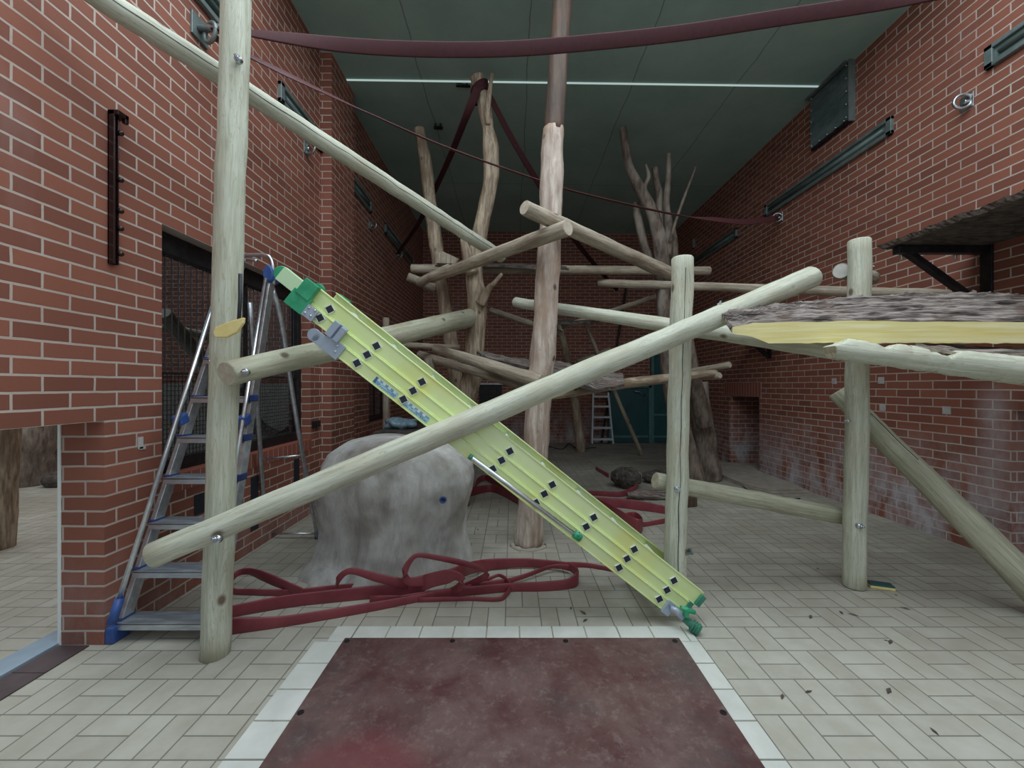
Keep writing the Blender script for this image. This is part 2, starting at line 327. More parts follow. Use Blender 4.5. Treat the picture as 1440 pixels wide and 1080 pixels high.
for px, py in ((1173, 536), (1239, 535), (1241, 573), (1331, 577)):
    d = F*XR/(px-CX); p = at(px, py, d); g.box((XR-.004, p.y-.035, p.z-.033), (XR+.01, p.y+.03, p.z+.033), 1)
struct(g.build('wall_right', [BRICKR, MO], origin=(0, 0, 0)), 'red brick wall on the right with white salt bloom', 'wall')
g = G(); g.box((-2.27, YB, 0), (3.95, 9.8, 5.1)); struct(g.build('wall_back', BRICKR, origin=(0, YB, 0)), 'dark red brick wall at the far end', 'wall')
g = G(); g.box((-9, 7.4, 0), (-2.27, 7.7, 5.1)); g.box((-9.2, -1.2, 0), (-9, 7.7, 5.1)); struct(g.build('wall_adjoining', BRICK, origin=(-9, 7.4, 0)), 'brick wall of the room beyond the low opening', 'wall')
# soldier course over the small right opening, and rowlock course under the window
g = G()
for i in range(14): g.box((XR-.004, 6.08+i*.075, 1.145), (XR+.01, 6.145+i*.075, 1.36))
g.box((XR-.002, 6.075, 1.141), (XR+.01, 7.13, 1.365), 1)
struct(g.build('trim_1', [RB, MO], origin=(XR, 6.1, 1.14)), 'upright brick lintel over the low right opening', 'lintel')
g = G()
for i in range(24): g.box((XL-.10, 2.412+i*.075, .655), (XL+.004, 2.477+i*.075, .762))
g.box((XL-.10, 2.412, .655), (XL+.001, 4.188, .758), 1)
struct(g.build('trim_2', [RB, MO], origin=(XL, 2.41, .65)), 'brick on edge course under the barred window', 'sill')
# pale ceiling strip: mild glow added to its material to brighten it
WS = NT('glowing_strip'); WS.b.inputs['Emission Color'].default_value = (.72, .95, .92, 1); WS.b.inputs['Emission Strength'].default_value = .45; WS = WS.out((.8, .86, .84), .5)
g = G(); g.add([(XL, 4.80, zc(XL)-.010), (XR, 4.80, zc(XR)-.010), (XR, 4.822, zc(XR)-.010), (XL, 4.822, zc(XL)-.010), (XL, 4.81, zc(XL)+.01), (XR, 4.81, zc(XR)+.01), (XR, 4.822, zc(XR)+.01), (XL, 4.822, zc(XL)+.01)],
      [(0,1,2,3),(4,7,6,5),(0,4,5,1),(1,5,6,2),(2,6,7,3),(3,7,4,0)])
struct(g.build('trim_3', WS, origin=(0, 4.82, zc(0))), 'thin pale strip across the ceiling with added glow', 'ceiling strip')
# border tiles round the mat
g = G(); T = .166
xl, xr, yf = -1.0, .947, 2.224
n = 11; ww = (xr-xl-2*.02)/n
for i in range(n+1):
    a = xl+.09+(i-.5)*ww*1.0; b = a+ww-.008
    a = max(a, xl+.06 if i == 0 else a); b = min(b, xr)
    if b-a > .02: g.box((a, yf-.13, 0), (b, yf, .005))
y = yf-.134
while y > .6:
    g.box((xl, y-T+.008, 0), (xl+.15, y, .005)); g.box((xr-.13, y-T+.008, 0), (xr, y, .005)); y -= T
struct(g.build('trim_4', TW, origin=(0, 2.2, 0)), 'border of pale white tiles around the brown mat', 'tile border')
g = G()
for i in range(9): g.box((-2.262, 2.06-(i+1)*.2+.004, 0), (-2.112, 2.06-i*.2, .006))
struct(g.build('trim_5', TP, origin=(-2.2, 2, 0)), 'row of dark plum tiles in the low left opening', 'threshold')
g = G(); g.box((-2.40, .2, 0), (-2.268, 2.3, .015)); struct(g.build('trim_6', TM, origin=(-2.3, 2, 0)), 'pale blue metal threshold strip at low left opening', 'threshold')
g = G(); g.box((-2.275, 2.064, 0), (-2.262, 2.075, 1.12)); struct(g.build('trim_7', WH, origin=(-2.27, 2.07, 0)), 'thin white edge strip on the opening jamb', 'edge strip')
# windows
def window(name, y0, y1, z0, z1, label):
    g = G(); X = -2.17
    g.box((X-.03, y0, z1-.13), (X+.035, y1, z1)); g.box((X-.03, y0, z0), (X+.035, y1, z0+.085)); g.box((X-.03, y0, z0), (X+.03, y0+.05, z1)); g.box((X-.03, y1-.07, z0), (X+.03, y1, z1))
    w = struct(g.build(name, BM, origin=(X, (y0+y1)/2, z0), bevel=.004), label, 'window')
    g = G(); zm = z0+.62; y = y0+.05
    while y < y1-.07: g.bar((X+.012, y, zm), (X+.012, y, z1-.12), .005, .005); y += .052
    g.build('window_bar', WB, w)
    g = G(); y = y0+.05
    while y < y1-.07: g.bar((X+.012, y, z0+.08), (X+.012, y, zm), .003, .003); y += .03
    z = z0+.09
    while z < zm+.01: g.bar((X+.014, y0+.04, z), (X+.014, y1-.06, z), .003, .003); z += .03
    g.bar((X+.014, y0+.04, zm), (X+.014, y1-.06, zm), .012, .012)
    for yy in (y0+(y1-y0)*.52, ): g.bar((X+.014, yy, z0), (X+.014, yy, z1), .02, .025)
    g.build('wire_mesh', BM, w)
    g = G(); g.box((X-.012, y0+.04, z0+.07), (X-.006, y1-.05, z1-.1)); g.build('window_pane', GL, w)
window('window_1', 2.41, 4.19, .76, 2.25, 'barred and wire meshed window behind the tall stepladder')
window('window_2', 5.9, 6.95, .76, 2.25, 'dark meshed window on left wall beyond the brick pier')
# teal doors at the back
def door(name, x0, x1, h, label, rails):
    g = G(); Y = YB-.05; g.box((x0+.04, Y, .02), (x1-.04, Y+.045, h-.03))
    d = struct(g.build(name, TE, origin=((x0+x1)/2, Y, 0)), label, 'door')
    g = G(); g.box((x0, Y-.05, 0), (x0+.06, Y+.05, h)); g.box((x1-.06, Y-.05, 0), (x1, Y+.05, h)); g.box((x0, Y-.05, h-.06), (x1, Y+.05, h))
    for z in rails: g.box((x0+.06, Y-.02, z), (x1-.06, Y, z+.05))
    g.build('door_frame', TL, d, bevel=.004); return d
d = door('door_1', 2.20, 3.18, 1.32, 'lower dark teal steel door in the back wall', (.12,))
g = G(); g.tube([at(893, 548, 9.38), at(893, 550, 9.36), at(901, 551, 9.36), at(902, 555, 9.36), at(909, 555, 9.38)], .012, 6); g.build('handle', ST, d)
d = door('door_2', 3.18, 3.66, 2.05, 'tall dark teal steel door at the back right corner', (.12, .62))
# hatch on the back wall
g = G(); a, b = at(674, 541, YB), at(706, 572, YB); g.box((a.x, YB-.02, b.z), (b.x, YB+.001, a.z))
h = tag(g.build('wall_hatch', BM, origin=(a.x, YB, b.z)), 'small black hatch low in the far brick wall', 'hatch')
g = G(); g.box((a.x-.1, YB-.08, a.z), (b.x+.1, YB-.005, a.z+.04)); g.build('lintel', ST, h)
g = G(); g.box((-6.5, 7.36, 0), (-2.6, 7.399, 1.35)); struct(g.build('trim_8', BO, origin=(-4.5, 7.38, 0)), 'added beige panel lightening the adjoining room wall', 'panel')
g = G(); P = []
for i in range(25):
    t = i/24; P.append(V((-3.75+1.15*t, 5.55, 1.28-.62*math.sin(math.pi*t)**.6)))
g.ribbon(P, [V((0, 1, 0))]*25, .5, .012); g.tube([P[0], P[0]+V((-.1, 0, 3.55))], .008, 6); g.tube([P[-1], P[-1]+V((.1, 0, 3.55))], .008, 6)
tag(g.build('hammock', BD), 'dark hammock hanging behind the barred window', 'hammock')
g = G(); g.tube(cat([fl(1008, 667, .008), fl(1030, 674, .008), fl(1052, 690, .008), fl(1078, 700, .008), fl(1100, 703, .008), fl(1125, 702, .008)], 6), .007, 6); tag(g.build('cable', CO), 'thin black cable on floor before the stacked boards', 'cable')
g = G(); g.tube(cat([fl(770, 628, .008), fl(790, 632, .008), fl(800, 626, .03), fl(812, 631, .008), fl(838, 630, .008)], 6), .010, 6); tag(g.build('cable', CO), 'black cable lying along foot of the far wall', 'cable')
# ------------------------------------------------------------------ logs & posts
def bolt(p, d, parent, r=.016):
    d = V(d).normalized(); r *= .72; g = G(); p = V(p); g.tube([p-d*.02, p+d*.004], r*1.35, 12); g.tube([p+d*.004, p+d*.014], r*.85, 6); g.tube([p+d*.014, p+d*.022], r*.5, 10)
    return g.build('bolt', BT, parent)
def log(name, p0, p1, w0, w1, mats, label, group=None, cat_='log', nz=.05, seed=None, seg=None, bev=.008, n=18, mid=None, flat=None, crack=0, bend=0, cr=(0, 1)):
    """p = (px, py, depth); w = width in pixels"""
    a, b = at(*p0), at(*p1); r0, r1 = w0*p0[2]/F/2, w1*p1[2]/F/2; M = frame(a, b-a); L = (b-a).length
    seg = seg or max(6, int(L/.08)); seed = seed if seed is not None else random.random()*50
    up = V((0, 0, 1)) if abs((b-a).normalized().z) < .8 else V((1, 0, 0))
    pts = [a.lerp(b, i/seg)+up*bend*math.sin(math.pi*i/seg)+up*.006*noise.noise(V((i*.5, seed, 0))) for i in range(seg+1)]
    g = G(); g.tube(pts, lerpl([r0, r1], seg+1), n, 0, 1, nz=nz, nf=3, seed=seed, bev=bev, flat=flat)
    o = g.build(name, mats, M=M)
    if crack:
        # drying shake: a thin dark split along the face turned to the viewer
        g = G(); cam = V((0, 0, H)); pp = []; t = (b-a).normalized()
        for i in range(max(1, int(seg*cr[0])), max(3, int(seg*cr[1]))):
            c = pts[i]; r = r0+(r1-r0)*i/seg; v = (cam-c); v = (v-t*v.dot(t)).normalized(); s = t.cross(v); ang = crack+.12*noise.noise(V((i*.4, seed, 3)))
            pp.append(c+(v*math.cos(ang)+s*math.sin(ang))*r*.985)
        g.tube(pp, .0026, 5); g.build('crack', CO, o)
    return tag(o, label, cat_, group)
PN = [GW, GE]; AG = [AW, AE]
lp = log('timber_post', (303, 921, 1.995), (336, -110, 1.995), 37, 37, PN, 'tall pale round post at left, running out of the frame top', cat_='post', nz=.04, bev=0)
bolt(at(334, 82, 1.93), (0.1, -1, 0), lp); 
bolt(at(301, 508, 1.95), (-1, -.3, 0), lp, .012)
mp = log('timber_post', (948, 837.5, 2.56), (960, 362, 2.56), 30, 29, PN, 'pale round post in the middle with a flat sawn top', cat_='post', nz=.04, crack=.25)
bolt(at(953, 688, 2.49), (0, -1, 0), mp, .017); bolt(at(952, 462, 2.49), (0, -1, 0), mp, .010)
rp = log('timber_post', (1201, 825, 2.67), (1209, 337, 2.67), 28, 27, PN, 'pale round post standing behind the bark slab at right', cat_='post', nz=.04, crack=.0, cr=(0, .28))
bolt(at(1210, 740, 2.6), (.3, -1, 0), rp, .017); bolt(at(1224, 375, 2.64), (1, -.3, 0), rp, .013); bolt(at(1191, 592, 2.64), (-1, -.3, 0), rp, .012)
dg = log('timber_rail', (212, 782, 1.775), (1143, 389, 2.60), 36, 30, PN, 'long diagonal pale log crossing in front of the yellow ladder', cat_='log', nz=.04, seg=50)
bolt(at(304, 758, 1.755), (-.2, -1, .3), dg, .017); bolt(at(1012, 428, 2.44), (0, -.6, .8), dg, .014)
ll = log('timber_rail', (318, 526, 1.85), (661, 447, 4.48), 36, 26, [GO, AE], 'pale log bolted to left post, passing behind the yellow ladder', nz=.04)
bolt(at(344, 523, 1.86), (0, -1, 0), ll, .015)
log('timber_rail', (100, -30, 1.72), (706, 362, 4.2), 34, 16, PN, 'long cracked pale pole sloping down from the upper left corner', nz=.03, seg=60, crack=-.45)
lw = log('timber_rail', (921, 676, 2.66), (1192, 727, 2.80), 24, 23, [GO, GE], 'low pale log slung between the middle and right posts', nz=.05)
def notch(t, r):
    px = 1168+t*330
    def saw(a, b, x): return (x-a)/(b-a)
    if px < 1192: return r*(.1+.9*saw(1168, 1192, px))
    if px < 1215: return r
    if px < 1243: return r*(1-.7*saw(1215, 1243, px))
    if px < 1262: return r*(.3+.65*saw(1243, 1262, px))
    if px < 1285: return r*.95
    if px < 1325: return r*(.95-.85*saw(1285, 1325, px))
    if px < 1345: return r*(.1+.85*saw(1325, 1345, px))
    return r
ln = log('notched_log', (1166, 489, 2.22), (1500, 529, 2.10), 30, 42, PN, 'notched pale log carrying the bark slab at right', nz=.03, seg=90, flat=notch, n=24, bev=0)
log('timber_rail', (1177, 551, 2.88), (1500, 872, 2.24), 25, 45, [GO, GE], 'thick pale prop leaning to floor right of the right post', nz=.05, crack=-.8, cr=(0, .45))
log('timber_rail', (724, 425, 4.0), (1186, 494, 2.46), 14, 28, PN, 'pale log behind the centre trunk, ending under the bark slab', nz=.04)
log('log_stub', (1183, 381, 2.76), (1226, 391, 3.3), 22, 19, [AW, WT], 'short stub log with white sawn face beside right post top', nz=.02)
log('timber_rail', (842, 398, 5.3), (1345, 415, 3.45), 11, 15, AG, 'long thin pole reaching the right wall above the bark slab', nz=.04)
log('timber_rail', (606, 391, 4.3), (799, 320, 2.98), 14, 23, AG, 'grey pole whose sawn end butts over centre trunk front', nz=.06)
log('timber_rail', (737, 292, 2.95), (944, 386, 4.3), 21, 18, AG, 'grey pole with round left end sloping down to middle post', nz=.06)
log('timber_rail', (578, 378, 5.0), (998, 381, 5.25), 13, 12, AG, 'straight level pole behind the trunks, upper tier', nz=.05)
log('log_stub', (573, 389, 4.85), (612, 405, 4.98), 12, 13, AG, 'short log stub sticking out left of thin left trunk', nz=.05)
log('log_stub', (590, 398, 4.7), (632, 377, 4.4), 13, 12, AG, 'knobbly short log lashed to the thin left trunk', nz=.15)
log('timber_rail', (548, 484, 4.7), (648, 489, 4.7), 8, 8, AG, 'split half pole lying level beside the yellow ladder', nz=.08)
log('timber_rail', (612, 490, 4.15), (762, 537, 3.22), 13, 21, AG, 'knotty sloping pole carrying the middle bark sheet', nz=.12)
log('timber_rail', (590, 499, 4.95), (748, 546, 3.75), 12, 13, AG, 'thin sloping pole just under the knotty sloping pole', nz=.08)
log('timber_rail', (770, 556, 3.66), (1005, 526, 5.0), 15, 13, [TO, AE], 'crooked tan pole under bark sheet, right of centre trunk', nz=.12, bend=.02)
log('log_stub', (965, 524, 5.4), (1027, 513, 4.9), 9, 9, AG, 'slim sawn log end poking out right of forked tree', nz=.06)
log('log_stub', (980, 531, 5.2), (1013, 528, 4.9), 9, 9, AG, 'shorter knobbly log end below the slim sawn end', nz=.15)
log('timber_rail', (690, 436, 7.4), (790, 470, 6.6), 8, 9, AG, 'dim far pole sloping behind the centre trunk', nz=.06)
log('timber_rail', (790, 460, 6.6), (925, 416, 6.4), 7, 7, AG, 'dim far pole rising right toward the forked tree', nz=.06)
log('timber_rail', (812, 512, 7.2), (860, 495, 7.2), 15, 15, AG, 'dim far pale log behind the diagonal log', nz=.06)
log('thin_pole', (821, 450, 6.9), (903, 641, 7.7), 5, 6, AG, 'slim leaning prop pole in front of the teal doors', cat_='pole', nz=.05)
log('steel_rod', (881, 402, 9.4), (846, 622, 9.35), 3, 3, [BM, BM], 'thin black rod leaning by the small far stepladder', cat_='rod', nz=0, bev=0)
log('timber_post', (543, 690, 5.1), (543, 447, 5.1), 10, 9, AG, 'faint pale post seen above ladder near meshed window', cat_='post', nz=.03)
log('timber_post', (606, 705, 4.75), (604, 504, 4.75), 15, 15, AG, 'weathered post under the sloping poles by left trunk', cat_='post', nz=.05)
# wedge block
g = G(); P = [at(613, 357, 4.5), at(622, 353, 4.5), at(646, 364, 4.5), at(640, 371, 4.5), at(613, 370, 4.5)]; Q = [p+V((.02, .25, 0)) for p in P]
g.add(P+Q, [(0,1,2,3,4), (9,8,7,6,5)]+[(i, (i+1) % 5, 5+(i+1) % 5, 5+i) for i in range(5)]); tag(g.build('wood_offcut', AW, bevel=.006), 'wedge shaped wood offcut on the upper tier poles', 'offcut')
# ------------------------------------------------------------------ trunks
def trunk(name, chains, mat, label, cat_='tree', nz=.12, seed=1, mats=None, nf=4):
    g = G(); first = None
    for ci, ch in enumerate(chains):
        pts = [at(x, y, d) for x, y, d, w in ch]; rad = [w*d/F/2 for x, y, d, w in ch]
        p2 = cat(pts, 8); r2 = lerpl(rad, len(p2)); g.tube(p2, r2, 20 if len(ch) > 3 else 12, (ch is chains[0] and 0) or 0, 1, nz=nz, nf=nf, seed=seed+ci*3.1, bev=.006)
    return tag(g.build(name, mats or [mat, AE]), label, cat_)
d = 3.4
ct = trunk('bare_tree', [[(743, 765, d, 38), (746, 720, d, 36), (752, 640, d, 36), (757, 560, d, 35), (763, 500, d, 37), (768, 440, d, 33), (771, 380, d, 34), (774, 320, d, 29), (776, 250, d, 33), (779, 180, d, 27)]], TR, 'thick pinkish bare trunk standing in the centre', seed=4, nz=.15)
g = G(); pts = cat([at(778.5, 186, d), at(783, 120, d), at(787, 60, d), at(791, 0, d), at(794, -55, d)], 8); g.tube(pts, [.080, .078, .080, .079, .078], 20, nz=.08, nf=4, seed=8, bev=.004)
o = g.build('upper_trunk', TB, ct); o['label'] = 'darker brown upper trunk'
for x, y in ((764, 410), (752, 498), (775, 505), (758, 622), (752, 700)):
    pass
g = G(); pts = [fl(743, 768)+V((.13*math.cos(a), .10*math.sin(a), .0)) for a in [i*2*math.pi/20 for i in range(21)]]; g.tube(pts, [.02+.008*math.sin(i*2.1) for i in range(21)], 6, caps=False, nz=.3); g.build('mortar_collar', BO, ct)
tag_l = trunk('bare_tree', [[(645, 712, 4.5, 32), (650, 620, 4.5, 29), (655, 570, 4.5, 28), (665, 520, 4.5, 27), (669, 470, 4.5, 26), (671, 425, 4.5, 26), (667, 385, 4.5, 23), (671, 345, 4.5, 23), (681, 300, 4.5, 21), (690, 255, 4.5, 21), (690, 210, 4.5, 23), (686, 180, 4.5, 15), (681, 150, 4.5, 19), (675, 125, 4.5, 19), (671, 108, 4.5, 19)],
    [(686, 175, 4.45, 8), (686, 150, 4.4, 9), (689, 125, 4.4, 6), (692, 104, 4.4, 5)], [(664, 385, 4.4, 18), (656, 355, 4.4, 15), (651, 336, 4.4, 9)], [(676, 428, 4.4, 16), (686, 408, 4.35, 10), (696, 397, 4.3, 6), (706, 385, 4.3, 5)]], TO, 'tan bare trunk with red hose knotted round its top', seed=11, nz=.13)
trunk('bare_tree', [[(646, 690, 5.1, 24), (642, 590, 5.1, 22), (640, 530, 5.1, 21), (634, 480, 5.1, 20), (626, 430, 5.1, 18), (620, 392, 5.1, 18), (614, 350, 5.1, 19), (607, 300, 5.1, 19), (602, 260, 5.1, 17), (598, 225, 5.1, 18), (593, 200, 5.1, 15), (589, 181, 5.1, 14)]], TO, 'thinner tan bare trunk at left, no hose on it', seed=21, nz=.12)
d = 5.45
trunk('forked_tree', [[(978, 684, d, 34), (968, 640, d, 26), (955, 590, d, 25), (944, 540, d, 25), (937, 490, d, 20), (933, 430, d, 18), (932, 390, d, 18), (930, 355, d, 21), (921, 310, d, 18), (908, 280, d, 16), (896, 258, d, 14), (885, 235, d, 11), (880, 210, d, 11), (876, 180, d, 10)],
    [(906, 280, d, 9), (907, 262, d, 6), (912, 248, d, 6), (908, 231, d, 3)],
    [(926, 345, d+.1, 12), (928, 310, d+.1, 11), (927, 275, d+.1, 10), (923, 255, d+.1, 9), (921, 236, d+.1, 9)],
    [(938, 360, d, 16), (940, 320, d, 12), (937, 285, d, 9), (940, 250, d, 7), (940, 216, d, 6)],
    [(942, 340, d-.1, 5), (950, 312, d-.1, 4), (963, 275, d-.1, 3.5), (979, 234, d-.1, 2.5)],
    [(928, 392, d+.1, 12), (908, 350, d+.15, 12), (898, 310, d+.15, 12), (894, 285, d+.15, 8)],
    [(992, 600, d+.1, 22), (978, 540, d+.1, 20), (968, 490, d+.1, 18), (960, 430, d+.1, 16), (949, 380, d+.1, 15), (946, 340, d+.1, 14), (944, 318, d+.1, 10)]], TG, 'many pronged grey brown tree behind the middle post', 'tree', seed=31, nz=.13)
d = 5.75
trunk('tree_stump', [[(997, 674, d, 36), (993, 640, d, 32), (989, 600, d, 29), (984, 565, d, 26), (983, 537, d, 24)]], TG, 'sawn mottled stump leaning against the forked tree base', 'stump', seed=41)
trunk('bare_tree', [[(818, 636, 8.2, 13), (813, 600, 8.2, 13), (808, 560, 8.2, 12), (799, 510, 8.2, 10), (790, 470, 8.2, 9), (786, 450, 8.2, 9)]], TO, 'small far leg trunk beside the little far stepladder', seed=51)
# adjoining room trunks seen through the low opening
trunk('bare_tree', [[(-6, 775, 3.3, 36), (0, 690, 3.3, 34), (6, 600, 3.3, 32), (14, 480, 3.3, 30), (10, 350, 3.3, 30)]], TO, 'trunk at the frame edge through the low left opening', seed=61)
trunk('bare_tree', [[(44, 680, 5.5, 58), (48, 640, 5.5, 52), (52, 600, 5.5, 50), (52, 500, 5.5, 48)]], TG, 'broad trunk in the adjoining room near white stone', seed=62)
g = G(); g.ball(fl(55, 681, .06), .12, sc=(1.2, .6, .5)); tag(g.build('stone', WT), 'white stone on floor of the adjoining room', 'stone')
g = G(); g.ball(fl(80, 684, .08), .16, sc=(1.1, .7, .7)); tag(g.build('bark_chunk', BD), 'dark bark chunk beside the white stone', 'bark')
# shapes dimly seen behind window 1
log('timber_rail', (200, 455, 4.6), (330, 480, 5.6), 14, 12, AG, 'pale pole seen through the barred window', nz=.06)
log('timber_rail', (230, 440, 3.5), (330, 560, 4.6), 20, 18, AG, 'sloping pole seen lower through the barred window', nz=.06)
# ------------------------------------------------------------------ bark slab platform
def slab(name, front, back, zf, zb, th, mats, label, cat_, taper=0, amp=.014, nt=14, ns=90, seed=3, group=None, edge=.02):
    """front/back: lists of (px,py[,depth]); top surface interpolated"""
    def path(L, z):
        P = [at(p[0], p[1], p[2] if len(p) > 2 else z) for p in L]; out = []
        tot = [0]
        for i in range(1, len(P)): tot.append(tot[-1]+(P[i]-P[i-1]).length)
        for i in range(ns+1):
            s = tot[-1]*i/ns; k = max(j for j in range(len(tot)) if tot[j] <= s+1e-9); k = min(k, len(P)-2)
            out.append(P[k].lerp(P[k+1], (s-tot[k])/max(tot[k+1]-tot[k], 1e-6)))
        return out
    A, B = path(front, zf), path(back, zb); vs = []; fs = []; ms = []; sm = []
    nrm = (B[ns//2]-A[ns//2]).cross(A[-1]-A[0]).normalized()
    if nrm.z < 0: nrm = -nrm
    for i in range(ns+1):
        ea = edge*noise.noise(V((i*.35, seed, 0)))
        for j in range(nt+1):
            t = j/nt; p = A[i].lerp(B[i], t); e = 1 if 0 < j else .3
            if j == nt: p += (B[i]-A[i]).normalized()*ea*1.3
            q = V((p.x*2.4, p.y*26, p.z*26+seed)); p += nrm*amp*e*(noise.noise(q)+.7*noise.noise(q*2.3)+.4*noise.noise(q*5)); vs.append(p)
    def idx(i, j): return i*(nt+1)+j
    for i in range(ns):
        for j in range(nt): fs.append((idx(i, j), idx(i+1, j), idx(i+1, j+1), idx(i, j+1))); ms.append(0); sm.append(False)
    o = len(vs)
    th0 = th
    for i in range(ns+1):
        th = th0*(min(1, .28+.72*i/(ns*taper)) if taper else 1)
        e = noise.noise(V((i*.2, seed+9, 0)))*.006
        vs.append(A[i]-V((0, -.004, th+e))); vs.append(B[i]-V((0, 0, th*.8+e)))
    for i in range(ns):
        fs += [(idx(i, 0), o+2*i, o+2*i+2, idx(i+1, 0)), (o+2*i, o+2*i+1, o+2*i+3, o+2*i+2), (idx(i, nt), idx(i+1, nt), o+2*i+3, o+2*i+1)]; ms += [1, 1, 0]; sm += [False]*3
    fs.append(tuple(idx(0, j) for j in range(nt+1))+(o+1, o)); fs.append(tuple(idx(ns, j) for j in range(nt+1))[::-1]+(o+2*ns, o+2*ns+1)); ms += [0, 0]; sm += [False]*2
    g = G(); g.v = vs; g.f = fs; g.m = ms; g.sm = sm
    return tag(g.build(name, mats, origin=A[0]), label, cat_, group)
slab('bark_slab', [(1030, 460, 2.28), (1060, 453, 2.28), (1200, 452, 2.27), (1560, 453, 2.25)], [(1013, 438, 2.38), (1090, 429, 2.45), (1168, 422, 2.52), (1330, 411, 2.54), (1400, 411, 2.5), (1560, 418, 2.5)], 2, 2.5, .117, [BK, YW], 'thick bark topped slab with yellow sawn edge at right', 'platform', taper=.10, amp=.022, ns=160, nt=24)
slab('bark_strip', [(1290, 487, 2.16), (1350, 497, 2.14), (1480, 500, 2.12)], [(1285, 480, 2.35), (1350, 486, 2.35), (1480, 490, 2.35)], 2, 2, .012, [BK, AW], 'loose bark strip between notched log and slab', 'bark', ns=40, nt=6)
slab('bark_sheet', [(688, 503, 3.62), (760, 520, 3.6), (800, 535, 3.62), (840, 547, 3.7), (878, 540, 3.8)], [(670, 494, 4.15), (740, 505, 4.2), (800, 510, 4.25), (850, 522, 4.3), (876, 525, 4.3)], 3.6, 4.2, .03, [BK, BD], 'grey bark sheet on the middle tier around centre trunk', 'bark', ns=50, nt=8)
slab('bark_sheet', [(612, 372, 4.6), (700, 372, 4.6), (800, 377, 4.7)], [(625, 371, 5.0), (700, 370, 5.0), (790, 374, 5.0)], 4.6, 5, .025, [BD, BD], 'dark bark sheet on the upper tier poles', 'bark', ns=40, nt=6)
slab('bark_sheet', [(752, 453, 6.2), (830, 451, 6.2)], [(750, 450, 7.0), (850, 448, 7.0)], 6.2, 7, .05, [BD, BD], 'far dark platform board behind the centre trunk', 'platform', ns=20, nt=4)
# floor bark
def chunk(px, py, w, dpt, h, rz, mat, label, seed, name='bark_log'):
    c = fl(px, py); g = G(); n = 20; m = 12; vs = []; fs = []
    for i in range(n+1):
        a = i/n; e = math.sin(math.pi*min(max(a, .04), .96))**.35
        for j in range(m):
            b = 2*math.pi*j/m; y = math.cos(b)*dpt/2*e; z = math.sin(b)*h/2*e; q = V((a*5, y*9, z*9+seed)); k = 1+.28*noise.noise(q)+.12*noise.noise(q*3)
            x = (a-.5)*w; vs.append(c+Matrix.Rotation(rz, 3, 'Z') @ V((x, y*k, 0))+V((0, 0, max(h/2+z*k, .0))))
    for i in range(n):
        for j in range(m): fs.append((i*m+j, i*m+(j+1) % m, (i+1)*m+(j+1) % m, (i+1)*m+j))
    g.add(vs, fs, 0, False); g.f += [tuple(range(m))[::-1], tuple(n*m+j for j in range(m))]; g.m += [0, 0]; g.sm += [False, False]
    return tag(g.build(name, mat), label, 'bark')
chunk(880, 686, .36, .30, .26, -.5, BD, 'dark rounded bark chunk on floor left of middle post', 1)
chunk(926, 680, .42, .22, .18, -.35, BD, 'rough dark bark piece behind the low log end', 5)
chunk(915, 702, .55, .16, .11, .03, BK, 'pale grey bark slab on floor beside red hose', 9)
chunk(898, 676, .08, .05, .12, .6, WT, 'small pale wood chip between two dark bark chunks', 12, 'wood_chip')
g = G(); g.box((-.07, -.07, 0), (.07, .07, .10), M=Matrix.Translation(fl(967, 711)) @ Matrix.Rotation(.3, 4, 'Z')); tag(g.build('wood_block', TB, bevel=.008), 'small brown wood block just right of middle post', 'block')
# stacked boards by the right wall
base = [(1011, 671), (1050, 688), (1094, 699), (1150, 698), (1128, 686), (1078, 668), (1066, 655), (1012, 652)]
for k, (s, lab) in enumerate(((0, 'lowest grey board on floor by the right wall'), (.06, 'middle grey board of the stack by right wall'), (.12, 'topmost grey board of the stack by right wall'))):
    P = [fl(x, y) for x, y in base]; c = sum(P, V())/len(P); P = [p.lerp(c, s)+V((-.02*k, .03*k, 0)) for p in P]
    z0, z1 = .001+.016*k, .013+.016*k; n = len(P); g = G()
    g.add([V((p.x, p.y, z0)) for p in P]+[V((p.x, p.y, z1+.006*noise.noise(V((i*3, k, 0))))) for i, p in enumerate(P)], [tuple(range(n))[::-1], tuple(range(n, 2*n))]+[(i, (i+1) % n, n+(i+1) % n, n+i) for i in range(n)])
    tag(g.build('floor_board', [BO], origin=c), lab, 'board', 'boards stacked by the right wall')
